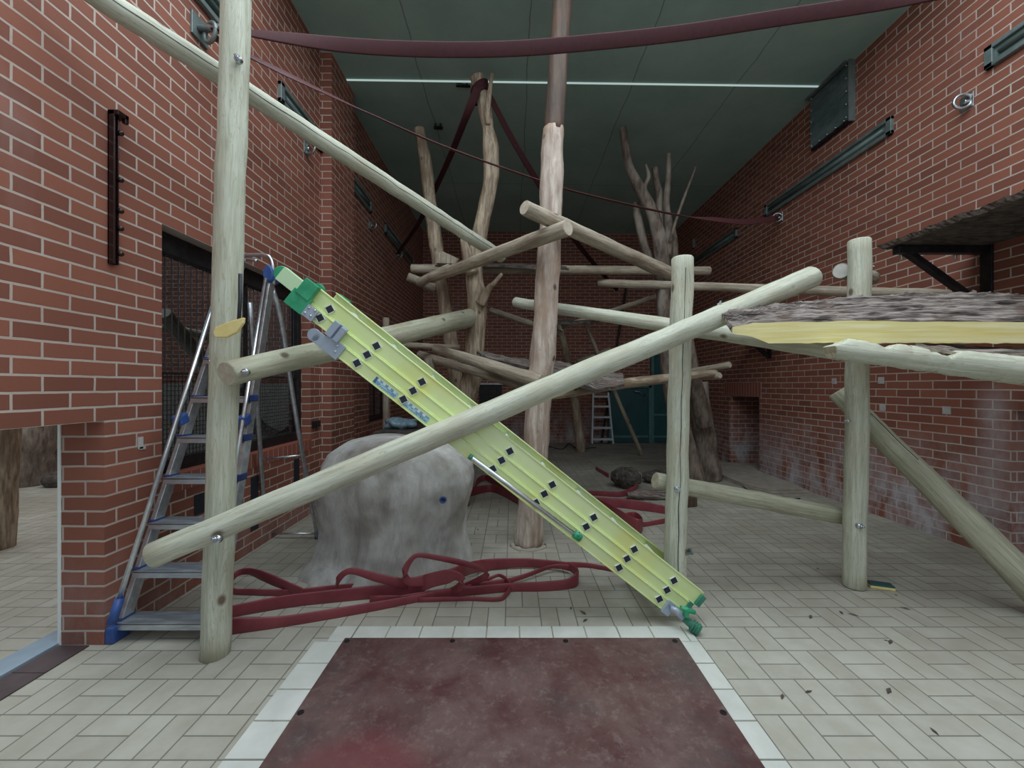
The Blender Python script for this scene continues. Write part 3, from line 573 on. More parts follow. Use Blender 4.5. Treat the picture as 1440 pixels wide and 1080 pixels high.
# ------------------------------------------------------------------ boulder
g = G(); rng = [(-1, .0), ]
L0, R0 = fl(426, 818), fl(652, 800)
cx, cy = (L0.x+R0.x)/2+.005, 3.06
n = 96; m = 44; vs = []; fs = []
prof = [(0, 1.06), (.05, 1.04), (.12, .985), (.25, .945), (.42, .945), (.58, .975), (.70, .99), (.80, .955), (.88, .86), (.94, .70), (.98, .45), (1.0, .0)]
def pr(t):
    for (a, b), (c2, d2) in zip(prof, prof[1:]):
        if t <= c2: return b+(d2-b)*((t-a)/(c2-a))
    return 0
HB = .93
for i in range(m+1):
    t = (i/m)**.9
    for j in range(n):
        a = 2*math.pi*j/n; ca, sa = math.cos(a), math.sin(a); r = pr(t)
        rx = .575*(abs(ca)**1.0); 
        R = (abs(ca/.56)**2.6+abs(sa/.42)**2.6)**(-1/2.6)
        gro = 1-.055*math.exp(-((a-4.25)/.10)**2)*(1-t*.3)-.07*math.exp(-((a-5.35)/.16)**2)-.04*math.exp(-((a-3.75)/.14)**2)*(1-t)
        if ca < 0: gro *= 1+.06*max(0, .12-t)/.12
        else: gro *= 1-.10*ca*max(0, .5-t)/.5+.05*ca*math.exp(-((t-.62)/.2)**2)
        q = V((ca*1.2, sa*1.2, t*1.4)); nzv = .10*noise.noise(q*1.3+V((5, 1, 2)))+.035*noise.noise(q*4)+.014*noise.noise(q*11)
        RR = R*r*gro*(1+nzv*min(1, (1-t)*4))
        top = HB*t+(.035*noise.noise(V((ca*r*1.5, sa*r*1.5, 7))) if t > .6 else 0)+(.04*(-ca if ca > 0 else -ca*.3)*t*t*r)
        vs.append(V((cx+ca*RR+.02*t, cy+sa*RR, max(0, top))))
for i in range(m):
    for j in range(n): fs.append((i*n+j, i*n+(j+1) % n, (i+1)*n+(j+1) % n, (i+1)*n+j))
g.add(vs, fs, 0, True)
bo = tag(g.build('artificial_boulder', ROCK, origin=(cx, cy, 0)), 'large grey cast boulder behind the red hose loops', 'boulder')
for px, py, dd in ((623, 703, 2.62), (653, 694, 2.92)):
    g = G(); c = at(px, py, dd); g.torus(c, (0.2, -1, 0), .018, .006, 0, 16); g.tube([c+V((0, .02, 0)), c+V((0, -.002, 0))], .016, 12, 1); g.build('anchor_socket', [BL, CO], bo)
# ------------------------------------------------------------------ hoses
UP = V((0, 0, 1))
def strand(g, pts, n=6, th=.011, m=0):
    """pts: (px, y_top, y_bottom, extra lift m) standing on the floor; band is vertical"""
    P = []; W = []
    for q in pts:
        x, yt, yb = q[:3]; lift = q[3] if len(q) > 3 else 0.0
        d = (H-lift)*F/(yb-HY) if len(q) < 4 or lift < 1 else lift; b = at(x, yb, d); t = at(x, yt, d); P.append((b+t)/2); W.append((t-b).length)
    P2 = cat(P, n); W2 = lerpl(W, len(P2)); g.ribbon(P2, [UP+V((0, .25*noise.noise(p*2), 0)) for p in P2], W2, th, m)
g = G()
strand(g, [(300, 870, 896), (321, 869, 893), (402, 866, 881), (500, 851, 864), (571, 839, 850), (629, 828, 838), (654, 820, 829, .01), (679, 808, 817, 2.58), (685, 801, 809, 2.58), (676, 795, 802, 2.55), (643, 786, 794, 2.53), (610, 780, 787, 2.5), (588, 778, 784, 2.47), (577, 785, 792, 2.46), (569, 800, 810, 2.46), (575, 812, 823, 2.48), (600, 808, 824, 2.52)])
strand(g, [(300, 858, 874), (321, 853, 869), (402, 837, 855), (482, 828, 846), (576, 818, 837), (600, 808, 828, 2.5), (627, 801, 821, 2.47), (641, 803, 816, 2.46), (650, 811, 821, 2.46), (646, 820, 831, 2.48), (628, 829, 838), (590, 836, 845), (520, 838, 848)])
strand(g, [(424, 826, 838, .02), (407, 819, 832, .03), (385, 809, 824, .04), (367, 802, 816, .06), (349, 799, 808, .07), (333, 803, 811, .06), (323, 816, 826, .03), (329, 827, 836), (350, 828, 837), (380, 829, 838), (420, 828, 838), (475, 822, 832), (540, 818, 828)])
strand(g, [(474, 819, 829, 2.52), (476, 810, 819, 2.5), (486, 801, 809, 2.49), (500, 799, 808, 2.49), (530, 806, 818, 2.5), (562, 813, 826, 2.52), (590, 816, 828)])
strand(g, [(600, 814, 828, 2.56), (643, 796, 814, 2.62), (679, 787, 803, .01), (727, 785, 798, .01), (766, 787, 799, .01), (797, 791, 801, .02), (810, 797, 811, .02), (812, 804, 822, .01), (799, 814, 828), (766, 818, 831), (718, 820, 832), (665, 824, 837), (610, 830, 842), (560, 838, 850)])
strand(g, [(802, 794, 803, .02), (777, 794, 799, .03), (741, 806, 812, .02), (716, 813, 820, .01), (680, 818, 828), (640, 826, 836)])
strand(g, [(600, 834, 842, .0), (640, 828, 836, .01), (671, 818, 825, .02), (690, 811, 815, .03), (702, 807, 811, .04), (712, 812, 818, .03), (718, 821, 829, .01), (711, 833, 841), (699, 840, 846), (657, 839, 845), (588, 840, 847)])
strand(g, [(780, 790, 799), (820, 791, 798), (845, 795, 801), (870, 800, 806)])
tag(g.build('fire_hose', HO), 'dark red flat hose looped on the floor before the boulder', 'hose')
g = G()
strand(g, [(640, 690, 704), (662, 685, 698), (690, 682, 692), (712, 688, 700), (735, 697, 712), (770, 700, 716), (820, 700, 716), (858, 700, 713), (903, 705, 718), (938, 712, 723)])
strand(g, [(668, 682, 692), (672, 672, 681), (684, 668, 676, .02), (705, 678, 692), (730, 690, 704)])
strand(g, [(815, 690, 700), (823, 690, 697), (837, 690, 697), (870, 691, 699), (887, 686, 696), (895, 680, 688, .04), (896, 678, 683, .08)])
strand(g, [(830, 697, 710), (850, 705, 722), (870, 716, 738), (885, 725, 748), (898, 730, 752), (903, 728, 744), (893, 720, 731, .02), (873, 722, 731, .03), (862, 716, 728)])
strand(g, [(895, 733, 742), (910, 734, 740), (935, 729, 736), (960, 724, 732)])
strand(g, [(838, 656, 661), (856, 666, 672)])
tag(g.build('fire_hose', HO), 'red flat hose heap behind the yellow ladder and middle post', 'hose')
# overhead hoses
def band(pts, w, label, mat=HD, th=.012, name='fire_hose', g=None):
    """pts: (px, py, depth, upvec)"""
    P = cat([at(*p[:3]) for p in pts], 8); U = []
    us = [V(p[3]) for p in pts]; m = len(P)
    for i in range(m):
        f = i/(m-1)*(len(us)-1); k = min(int(f), len(us)-2); U.append(us[k].lerp(us[k+1], f-k))
    gg = g or G(); gg.ribbon(P, U, w, th)
    return gg if g else tag(gg.build(name, mat), label, 'hose')
band([(300, 43, 2.66, (0, .9, .4)), (350, 46.5, 2.70, (0, .5, .8)), (480, 63, 2.8, (0, -.2, 1)), (600, 69.5, 2.85, (0, -.45, 1)), (720, 68.5, 2.85, (0, -.45, 1)), (840, 59, 2.82, (0, -.5, 1)), (960, 46, 2.78, (0, -.5, 1)), (1100, 24.5, 2.72, (0, -.5, 1)), (1210, 8, 2.65, (0, -.45, 1)), (1300, -8, 2.58, (0, -.2, 1)), (1500, -50, 2.4, (0, -.4, 1)), (1700, -95, 2.13, (0, -.4, 1))],
     .092, 'wide dark red hose strap sagging right across the top')
band([(300, 52, 2.66, (0, 1, 0)), (347, 77, 2.8, (0, 1, .8)), (400, 103, 2.95, (0, .8, .9)), (456, 130, 3.1, (0, 1, .75)), (520, 160, 3.3, (0, 1, .45)), (630, 208, 3.65, (0, 1, .36)), (765, 256, 3.98, (0, 1, .36)), (830, 275, 4.25, (0, 1, .33)), (950, 302, 4.75, (0, 1, .25)), (1010, 309, 5.05, (0, .6, 1)), (1050, 312, 5.3, (0, .3, 1)), (1093, 307, 5.55, (0, .2, 1))],
     .08, 'thin looking hose strap running wall to wall behind posts', HP, .010)
g = G()
band([(672, 124, 4.36, (1, 0, .4)), (655, 165, 4.5, (1, 0, .4)), (635, 215, 4.9, (1, 0, .4)), (612, 266, 5.5, (1, 0, .4)), (588, 315, 6.3, (1, 0, .4)), (559, 357, 7.25, (1, 0, .4))], .085, '', g=g)
band([(687, 132, 4.4, (1, .8, .3)), (720, 195, 4.7, (1, .8, .3)), (757, 257, 5.2, (1, .8, .3)), (808, 337, 6.4, (1, .8, .3)), (850, 388, 8.3, (1, .8, .3)), (868, 408, 9.42, (1, .8, .3))], .075, '', g=g)
c = at(674, 128, 4.5); pts = []
for i in range(40):
    a = i/39*4*math.pi; pts.append(c+V((.088*math.cos(a), .085*math.sin(a), -.07+.10*i/39+.05*math.cos(a))))
g.ribbon(pts, [UP]*40, .062, .02)
tag(g.build('fire_hose', HD), 'dark red hose tied round tan trunk top, two tails down', 'hose')
# ------------------------------------------------------------------ stepladder (large)
sl = root('stepladder', fl(240, 900), 'tall aluminium stepladder with blue fittings behind left post', 'stepladder')
fL, tL = at(166, 899, 2.12), at(338, 372, 2.80); fR, tR = at(304, 899, 2.12), at(382, 388, 2.80)
def proj(p): return (CX+p.x*F/p.y, HY-(p.z-H)*F/p.y)
def onY(a, b, y):
    lo, hi = 0., 1.
    for _ in range(40):
        mid = (lo+hi)/2
        if proj(a.lerp(b, mid))[1] > y: lo = mid
        else: hi = mid
    return lo
fwd = (tL-fL).normalized()
for a, b in ((fL, tL), (fR, tR)):
    g = G(); g.bar(a, b, .026, .062, 0); g.build('stile', AD, sl, bevel=.003)
for y in (868, 797, 731, 669, 613, 558, 505):
    t = onY(fL, tL, y); a, b = fL.lerp(tL, t), fR.lerp(tR, t); b.z = a.z; b.y = a.y
    g = G(); e = .012 if y < 860 else .0
    g.box((a.x-(.0 if y < 860 else .0), a.y-.055, a.z-.008), (b.x, a.y+.06, a.z)); g.box((a.x, a.y-.055, a.z-.03), (b.x, a.y-.048, a.z-.004)); g.box((a.x, a.y-.058, a.z-.034), (b.x, a.y-.045, a.z-.026))
    k = 0
    while a.y-.045+k < a.y+.055: g.box((a.x+.01, a.y-.045+k, a.z-.001), (b.x-.01, a.y-.041+k, a.z+.002)); k += .012
    st = g.build('step', AD, sl)
    for p in (a, b):
        g = G(); g.box((p.x-.016, p.y-.04, p.z-.028), (p.x+.016, p.y+.04, p.z+.012)); g.build('step_bracket', NV, sl, bevel=.006)
for a, b, w in ((at(163, 858, 1.985), at(318, 372, 2.66), .0125), (at(298, 858, 2.10), at(374, 392, 2.70), .0125)):
    g = G(); g.tube([a, a.lerp(b, .5), b], w, 12); g.build('handrail', AL, sl)
    g = G(); g.tube([a+(a-b).normalized()*.06, a+(b-a).normalized()*.05], .02, 12); g.build('rail_end', BL, sl)
g = G(); g.tube(cat([at(322, 385, 2.70), at(325, 368, 2.72), at(333, 360, 2.75), at(355, 358.5, 2.76), at(372, 359, 2.76), at(380, 363, 2.76), at(384, 378, 2.76), at(385, 400, 2.78)], 5), .013, 12); g.tube(cat([at(338, 395, 2.82), at(338, 372, 2.84), at(345, 365, 2.86), at(362, 367, 2.86)], 5), .010, 10); g.build('top_hoop', AL, sl)
for px in (328, 382):
    g = G(); c = at(px, 387, 2.78); g.tube([c+V((0, -.05, 0)), c+V((0, .06, 0))], .046, 16, sq=(1.25, .75), bev=.01); g.build('hinge_cap', BL, sl)
for px, py, dd in ((250, 591, 2.34), (340, 592, 2.42)):
    g = G(); c = at(px, py, dd); g.box((-.022, -.02, -.03), (.03, .05, .03), M=Matrix.Translation(c) @ Matrix.Rotation(.35, 4, 'X')); g.build('rail_clamp', BL, sl, bevel=.01)
RL = [at(352, 425, 2.86), at(354, 560, 3.1), at(374, 757, 3.52)]; RR = [at(383, 405, 2.86), at(397, 450, 2.92), at(416, 560, 3.1), at(447, 757, 3.52)]
RL = [RL[0], RL[0].lerp(RL[2], .5), RL[2]]; RR[1] = RR[0].lerp(RR[3], .12)+V((.02, 0, 0)); RR[2] = RR[0].lerp(RR[3], .5)
for P in (RL, RR):
    g = G(); g.tube(cat(P, 5), .015, 12, sq=(1, 1.4)); g.build('rear_leg', AD, sl)
    g = G(); g.tube([P[-1]+V((0, 0, .05)), V((P[-1].x, P[-1].y, .0))], .026, 12); g.build('foot', BL, sl)
g = G(); a = RL[0].lerp(RL[2], .62); b = RR[0].lerp(RR[3], .62); g.tube([a, b], .009, 10); g.build('cross_bar', AL, sl); g = G(); a = RL[2]+V((0, 0, .04)); b = RR[3]+V((0, 0, .04)); g.tube([a, b], .009, 10); g.build('cross_bar', AL, sl)
for p in (fL, fR):
    g = G(); q = V((p.x, p.y, 0)); g.box((-.022, -.05, 0), (.022, .05, .085), M=Matrix.Translation(q) @ Matrix.Shear('XY', 4, (0, 0)) ); g.build('foot', BL, sl, bevel=.008)
# small far stepladder
s2 = root('stepladder', at(845, 624, 9.2), 'little silver stepladder standing by the far teal door', 'stepladder')
aL, bL, aR, bR = at(832.5, 624, 9.2), at(834, 552, 9.3), at(862, 624, 9.2), at(855, 552, 9.3)
for a, b in ((aL, bL), (aR, bR)):
    g = G(); g.bar(a, b, .035, .06); g.build('stile', PM, s2)
for y in (617, 601, 586, 571, 557):
    t = onY(aL, bL, y); a, b = aL.lerp(bL, t), aR.lerp(bR, t); g = G(); g.box((a.x, a.y-.05, a.z-.03), (b.x, a.y+.06, a.z+.012)); g.build('step', PM, s2)
for a, b in ((bL, aL), (bR, aR)):
    g = G(); g.bar(a, V((b.x, b.y+.22, 0)), .02, .03); g.build('rear_leg', AD, s2)
# ------------------------------------------------------------------ yellow extension ladder
A0, A1 = at(502.5, 510.7, 2.06), at(926.7, 841.7, 2.235)
u = (A1-A0).normalized(); w = V((0, 1, 0)); w = (w-u*w.dot(u)).normalized(); v = w.cross(u).normalized()
if v.z < 0: v = -v
ML = Matrix(((u.x, w.x, v.x, A0.x), (u.y, w.y, v.y, A0.y), (u.z, w.z, v.z, A0.z), (0, 0, 0, 1)))
el = bpy.data.objects.new('extension_ladder', None); C.objects.link(el); el.matrix_basis = ML; WORLD[el.name] = ML
tag(el, 'yellow green fibreglass extension ladder leaning diagonally across the picture', 'ladder')
def lc(px, py, dd):  # pixel -> ladder local
    return ML.inverted() @ at(px, py, dd)
LEN = (A1-A0).length; sp = LEN/7.0
Lh = [lc(*p) for p in ((452.9, 449.4, 2.045), (466.5, 437.8, 2.05))]
offB, offC = .062, .124; WD = .47
secs = [  # name, hole v, lo v, hi v, u start, u end, depth inset, rungs from k0..k1, shift
    ('A', 0, -.038, .026, -.17, LEN+.075, 0.0), ('B', offB, offB-.036, offB+.026, -.44, LEN+.165, .012), ('C', offC, offC-.036, offC+.05, -.45, LEN+.20, .024)]
for nm, hv, lo, hi, u0, u1, ins in secs:
    for side in (0, 1):
        y0 = ins if side == 0 else WD-ins; sg = 1 if side == 0 else -1
        g = G(); g.box((u0, min(y0, y0+sg*.006), lo), (u1, max(y0, y0+sg*.006), hi))
        for vv in (lo, hi-.006): g.box((u0, min(y0-sg*.004, y0+sg*.03), vv), (u1, max(y0-sg*.004, y0+sg*.03), vv+.006))
        g.build('stile', YG, el, M=ML, local=True, bevel=.0015)
    sh = {'A': 0, 'B': (lc(516, 499, 2.065)).x, 'C': (lc(528.7, 486.4, 2.07)).x}[nm]
    k = -3
    while True:
        x = sh+k*sp; k += 1
        if x < u0+.03: continue
        if x > u1-.03: break
        g = G(); r = .019; an = .42
        Mq = Matrix.Translation((x, 0, hv)) @ Matrix.Rotation(an, 4, 'Y')
        yy0, yy1 = ins-.007, WD-ins+.004; t = .0028
        for lo3, hi3 in (((-r, yy0, -r), (r, yy1, -r+t)), ((-r, yy0, r-t), (r, yy1, r)), ((-r, yy0, -r), (-r+t, yy1, r)), ((r-t, yy0, -r), (r, yy1, r))): g.box(lo3, hi3, 0, Mq)
        g.box((-r+t, ins-.0065, -r+t), (r-t, ins-.003, r-t), 1, Mq)
        g.build('rung', [SW, CO], el, M=ML, local=True)
def lbox(name, mat, lo, hi, bev=.002, rot=0, lab=None, mats=None):
    g = G(); c = V(((lo[0]+hi[0])/2, 0, (lo[2]+hi[2])/2)); R = Matrix.Translation(c) @ Matrix.Rotation(rot, 4, 'Y') @ Matrix.Translation(-c) if rot else None
    g.box(lo, hi, 0, R); o = g.build(name, mat, el, M=ML, local=True, bevel=bev)
    if lab: o['label'] = lab
    return o
# top fittings: green guide on section B, protruding C end with round cap
for yy in (-.014, WD-.012):
    lbox('guide_bracket', GR, (-.455, yy, offB-.045), (-.355, yy+.026, offB+.045), lab='green plastic guide bracket'); lbox('guide_bracket', GR, (-.44, yy-.006, offB+.03), (-.365, yy+.03, offC+.055), lab='green plastic guide bracket')
lbox('end_plate', GS, (-.358, -.013, offB-.04), (-.295, -.004, offB+.022), lab='grey riveted end plate')
lbox('end_plate', GS, (-.195, -.013, -.052), (-.088, -.004, .03), lab='grey riveted end plate')
g = G(); g.box((-.205, -.03, .02), (-.17, -.004, .105)); g.box((-.160, -.03, .02), (-.13, -.004, .10)); g.box((-.205, -.012, .02), (-.13, -.004, .105)); o = g.build('catch', GS, el, M=ML, local=True, bevel=.003)
g = G(); g.tube([(-.245, -.013, -.02), (-.245, -.003, -.02)], .032, 18); g.box((-.245, -.013, -.05), (-.18, -.003, .01)); g.build('hook', GS, el, M=ML, local=True, bevel=.002)
for x, z in ((-.342, .07), (-.312, .078), (-.342, .04), (-.125, .008), (-.115, -.02), (-.312, .045)):
    g = G(); g.ball((x, -.014, z), .006, n=6); g.build('rivet', AL, el, M=ML, local=True)
lbox('section_end', YP, (-.555, -.008, offC-.045), (-.435, .03, offC+.03), lab='pale green section end')
for yy in (0.0, WD-.03):
    g = G(); g.tube([(-.55, yy-.002, offC-.008), (-.55, yy+.03, offC-.008)], .038, 20, bev=.004); g.build('end_cap', GR, el, M=ML, local=True)
for ex, vv in ((LEN+.165, offB-.005), (LEN+.2, offC)):
    for yy in (0.0, WD-.04):
        lbox('end_cap', GK, (ex-.01, yy+.006, vv-.03), (ex+.02, yy+.036, vv+.035))
lbox('foot_bracket', GS, (LEN+.045, -.016, -.045), (LEN+.095, .03, .03))
lbox('foot_bracket', GS, (LEN+.045, WD-.03, -.045), (LEN+.095, WD+.016, .03))
# stabiliser feet
for yy in (-.02, WD+.02):
    fp = V((A1.x, A1.y, A1.z)); q0 = ML @ V((LEN+.07, yy, .0)); q2 = fl(981, 893)+V((0, 0 if yy < 0 else WD+.12, 0)); q2.z = .03; q1 = q0.lerp(q2, .5)
    g = G(); g.tube([q0, q0.lerp(q1, .3)+V((.008, 0, .006)), q1], .016, 12); g.build('foot_tube', GS, el)
    g = G(); g.tube([q1, q1.lerp(q2, .5), q2, q2+(q2-q1).normalized()*.012], [.017, .021, .032, .028], 14, sq=(1, .8)); dq = (q2-q1).normalized()
    for k in range(3): cc = q1.lerp(q2, .6+.17*k); g.tube([cc, cc+dq*.006], .034, 14, sq=(1, .85))
    g.build('rubber_foot', GK, el)
g = G(); q = at(965, 858, 2.16); g.tube([q+V((-.03, 0, .012)), q+V((.045, 0, -.012))], .012, 10); g.box((q.x-.012, q.y-.01, q.z-.035), (q.x+.012, q.y+.02, q.z+.01)); g.build('lock_knob', GR, el)
# label stickers with small printed lines
a, b = lc(524, 529, 2.07), lc(560, 561, 2.075)
for (x0, x1) in ((.115, .255), (.30, .455)):
    lbox('safety_label', SB, (x0, -.0015, -.026), (x1, .0005, .008), bev=0); g = G(); random.seed(3)
    for r in range(6):
        z = -.022+r*.005; x = x0+.004
        while x < x1-.01:
            wv = random.uniform(.003, .014)
            if random.random() < .8: g.box((x, -.0022, z), (min(x+wv, x1-.003), -.0014, z+.0024))
            x += wv+.003
    g.build('printed_text', SD, el, M=ML, local=True)
    g = G(); 
    for q in range(4): xx = x0+.012+q*.033; g.box((xx, -.0024, -.006), (xx+.016, -.0013, .006))
    g.build('pictogram', SW, el, M=ML, local=True)
lbox('label_stripe', SD, (.115, -.003, -.024), (.128, -.001, .008), bev=0)
# strut tube along section A
a, b = at(661, 642, 2.09), at(812, 754, 2.15)
g = G(); g.tube([a, b], .0125, 14, bev=.002); g.build('strut_tube', AL, el)
g = G(); g.tube([b-(b-a).normalized()*.02, b+(b-a).normalized()*.02], .02, 12); g.ball(b+V((.0, -.012, .012)), .012); g.build('tube_clip', GR, el)
g = G(); dd = (b-a).normalized(); g.tube([a-dd*.006, a+dd*.012], .0145, 12); g.build('tube_clip', GK, el)
# ------------------------------------------------------------------ mat
g = G(); g.box((-.853, .75, .005), (.853, 2.106, .017)); mt = tag(g.build('floor_mat', MAT, bevel=.004), 'worn dark brown sheet mat screwed down in the foreground', 'mat')
for x in (-.83, -.30, .27, .82): 
    g = G(); g.tube([(x, 2.075, .015), (x, 2.075, .020)], .013, 10); g.build('screw', BM, mt)
for y in (1.62, 1.2):
    for x in (-.83, .83): g = G(); g.tube([(x, y, .015), (x, y, .020)], .013, 10); g.build('screw', BM, mt)
# sponge
c = fl(1238, 826); M = Matrix.Translation(c) @ Matrix.Rotation(-.35, 4, 'Z'); g = G(); g.box((-.065, -.035, 0), (.065, .035, .017), 0, M); sgo = tag(g.build('sponge', YE, bevel=.004), 'flat yellow scouring sponge with dark green top on the floor', 'sponge')
g = G(); g.box((-.064, -.034, .0175), (.064, .034, .026), 0, M); g.build('scouring_pad', TE, sgo, bevel=.002)
# metal foot behind middle post
g = G(); a = fl(962, 778); g.box((a.x-.012, a.y-.02, 0), (a.x+.014, a.y+.02, .32)); g.box((a.x-.02, a.y-.03, 0), (a.x+.06, a.y+.05, .012)); g.tube([(a.x+.045, a.y, .01), (a.x+.045, a.y, .035)], .012, 8); tag(g.build('steel_bracket', LF, bevel=.002), 'grey steel angle bracket on floor behind middle post', 'bracket')
# yellow tag and cord by left post
g = G(); g.tube([at(338, 385, 1.93), at(337.5, 420, 1.93), at(336, 452, 1.90)], .008, 8, nz=.4, nf=60); cd = tag(g.build('hanging_cord', CO), 'black cord hanging beside left post with yellow tag', 'cord')
g = G(); P = [(303, 468), (306, 461), (328, 452), (346, 447), (345, 455), (336, 468), (322, 475), (306, 475)]
A_ = [at(x, y, 1.885) for x, y in P]; B_ = [p+V((0, -.018, 0)) for p in A_]; n = len(P); g.add(A_+B_, [tuple(range(n)), tuple(range(n, 2*n))[::-1]]+[(i, (i+1) % n, n+(i+1) % n, n+i) for i in range(n)]); g.build('tag', YE, cd, bevel=.004)['label'] = 'yellow plastic tag'
# ------------------------------------------------------------------ wall fittings
def fixture(side, y0, y1, z0, z1, label):
    X = XL if side < 0 else XR; s = -side; a, b = sorted((X, X+s*.035)); g = G()
    f = .035
    g.box((a, y0, z1-f), (b, y1, z1)); g.box((a, y0, z0), (b, y1, z0+f)); g.box((a, y0, z0), (b, y0+f*1.6, z1)); g.box((a, y1-f*1.6, z0), (b, y1, z1))
    o = tag(g.build('wall_light', LF, origin=(X, (y0+y1)/2, z0), bevel=.004), label, 'light fixture')
    g = G(); a2, b2 = sorted((X, X+s*.012)); zm = (z0+z1)/2
    g.box((a2, y0+f, z0+f), (b2, y1-f, z1-f)); g.tube([(X+s*.014, y0+.09, zm), (X+s*.014, y1-.09, zm)], .022, 12); g.build('diffuser', LD, o)
fixture(1, 3.96, 5.95, 3.73, 3.90, 'long unlit wall light below vent on the right wall')
fixture(1, 1.3, 3.18, 3.73, 3.90, 'unlit wall light at the upper right frame corner')
fixture(1, 6.7, 8.5, 3.71, 3.88, 'farthest unlit wall light on the right wall')
fixture(-1, 1.35, 2.98, 3.79, 3.97, 'unlit wall light high on left wall behind left post')
fixture(-1, 3.60, 4.40, 3.79, 3.97, 'unlit wall light on left wall just before brick pier')
fixture(-1, 5.2, 5.95, 3.79, 3.97, 'short dark wall light on left wall past brick pier')
fixture(-1, 6.6, 8.5, 3.74, 3.92, 'farthest dark wall light on the left wall')
def ring(side, y, z, label, r=.055):
    X = XL if side < 0 else XR; s = -side; a, b = sorted((X, X+s*.012)); g = G(); g.box((a, y-.05, z-.06), (b, y+.05, z+.06)); o = tag(g.build('wall_ring', ST if side > 0 else LF, origin=(X, y, z), bevel=.003), label, 'ring')
    g = G(); g.torus((X+s*(.02+r*.6), y-.01, z), V((.75*s*0+.35, 1, 0)), r, .012); g.tube([(X+s*.01, y, z), (X+s*.04, y, z)], .018, 10); g.build('ring', ST, o)
ring(1, 3.32, 3.585, 'steel ring bolted to right wall below upper light'); ring(1, 5.63, 3.60, 'steel ring on right wall holding end of hose strap')
ring(1, 2.1, 3.60, 'steel ring on right wall outside the frame edge'); ring(-1, 4.09, 3.655, 'dark ring on left wall below light near brick pier')
ring(-1, 5.93, 3.61, 'steel ring on left wall past the brick pier'); ring(-1, 7.3, 3.62, 'far left wall ring where the red hose tail ends')
o = root('wall_ring', (XL, 2.7, 3.63), 'ring and pin on left wall holding two hose ends', 'ring')
g = G(); g.box((XL, 2.62, 3.55), (XL+.015, 2.76, 3.70)); g.build('plate', LF, o, bevel=.003)
g = G(); g.tube([(XL, 2.68, 3.62), (XL+.28, 2.66, 3.615)], .024, 12); g.build('pin', ST, o)
g = G(); g.torus((XL+.10, 2.66, 3.58), (0.5, 1, 0), .06, .013); g.build('ring', LF, o)
# vent
g = G(); y0, y1, z0, z1 = 4.42, 5.0, 4.15, 4.80
g.box((XR-.05, y0, z0), (XR, y1, z1)); vt = tag(g.build('wall_vent', BM, origin=(XR, 4.7, z0), bevel=.003), 'black slatted vent grille high on the right wall', 'vent')
g = G(); y = y0+.01
while y < y1: g.box((XR-.062, y, z0+.02), (XR-.05, y+.008, z1-.04)); y += .022
g.build('slats', LD, vt)
g = G(); g.box((XR-.07, y0-.012, z0-.01), (XR-.0, y0, z1)); g.box((XR-.1, y0, z1-.02), (XR-.04, y1+.03, z1)); g.build('flange', LF, vt)
for (y, z) in [(y0+.03, z0+.05+i*.14) for i in range(5)]+[(y1-.03, z0+.05+i*.14) for i in range(5)]+[(y0+.12*i+.06, z0+.03) for i in range(5)]:
    g = G(); g.ball((XR-.065, y, z), .010, n=5); g.build('screw', ST, vt)
# brown channel with knobs on left wall
g = G(); y0 = 2.085; g.box((XL, y0, 1.92), (XL+.010, y0+.035, 2.70)); g.box((XL, y0, 1.92), (XL+.035, y0+.010, 2.70)); g.box((XL, y0+.028, 1.92), (XL+.028, y0+.035, 2.70)); g.box((XL, y0+.0, 2.675), (XL+.055, y0+.06, 2.70)); g.box((XL+.035, y0+.04, 2.655), (XL+.055, y0+.06, 2.70))
ch = tag(g.build('slide_bracket', BR, origin=(XL, y0, 1.92), bevel=.003), 'dark brown metal channel bolted upright on left brick wall', 'bracket')
for z in (2.60, 2.36, 2.11, 1.98, 2.20): g = G(); g.ball((XL+.035, y0+.035, z), .014, n=8); g.build('knob', BR, ch)
# vent slots and box on left wall
for px, py0, py1, lab in ((417, 645, 692, 'narrow black slot in bricks near the brick pier'), (281, 694, 722, 'narrow black slot in bricks seen through ladder steps'), (358, 670, 745, 'narrow black slot in bricks behind ladder rear leg')):
    d = F*-XL/(CX-px); a, b = at(px, py0, d), at(px, py1, d); g = G(); g.box((XL-.01, d-.05, b.z), (XL+.004, d+.045, a.z)); tag(g.build('wall_slot', CO, origin=(XL, d, b.z)), lab, 'vent slot')
g = G(); p = at(431, 598, 4.15); g.box((XL, 4.21, p.z-.03), (XL+.04, 4.33, p.z+.035)); tag(g.build('junction_box', BM, bevel=.004), 'small black box beside window on the brick pier', 'box')
g = G(); g.box((XL-.005, 2.255, .955), (XL+.004, 2.285, 1.02)); g.box((XL-.005, 2.262, .95), (XL+.004, 2.30, .965)); tag(g.build('mortar_patch', MO), 'smear of grey filler on bricks left of ladder', 'filler')
# switch box far right
p = at(974, 343, 8.3); g = G(); g.box((XR-.05, p.y-.06, p.z-.09), (XR, p.y+.06, p.z+.09)); tag(g.build('junction_box', ST, bevel=.004), 'small pale box on right wall above middle post', 'box')
# ceiling hooks
for px, py, dd, ln_, lab in ((651, 117, 4.85, .16, 'black eye plate on ceiling beside the hose topped trunk'), (616, 177.5, 5.6, .11, 'black eye plate on ceiling above the thin left trunk')):
    p = at(px, py, dd); g = G(); g.bar((p.x-ln_/2, p.y, p.z-.02), (p.x+ln_/2, p.y+.04, p.z+.0), .035, .03, xh=V((0, 1, 0))); g.tube([(p.x-ln_*.3, p.y, p.z-.01), (p.x-ln_*.3, p.y, zc(p.x)+.02)], .012, 8); g.tube([(p.x+ln_*.3, p.y, p.z-.01), (p.x+ln_*.3, p.y, zc(p.x)+.02)], .012, 8); tag(g.build('ceiling_hook', BM), lab, 'hook')
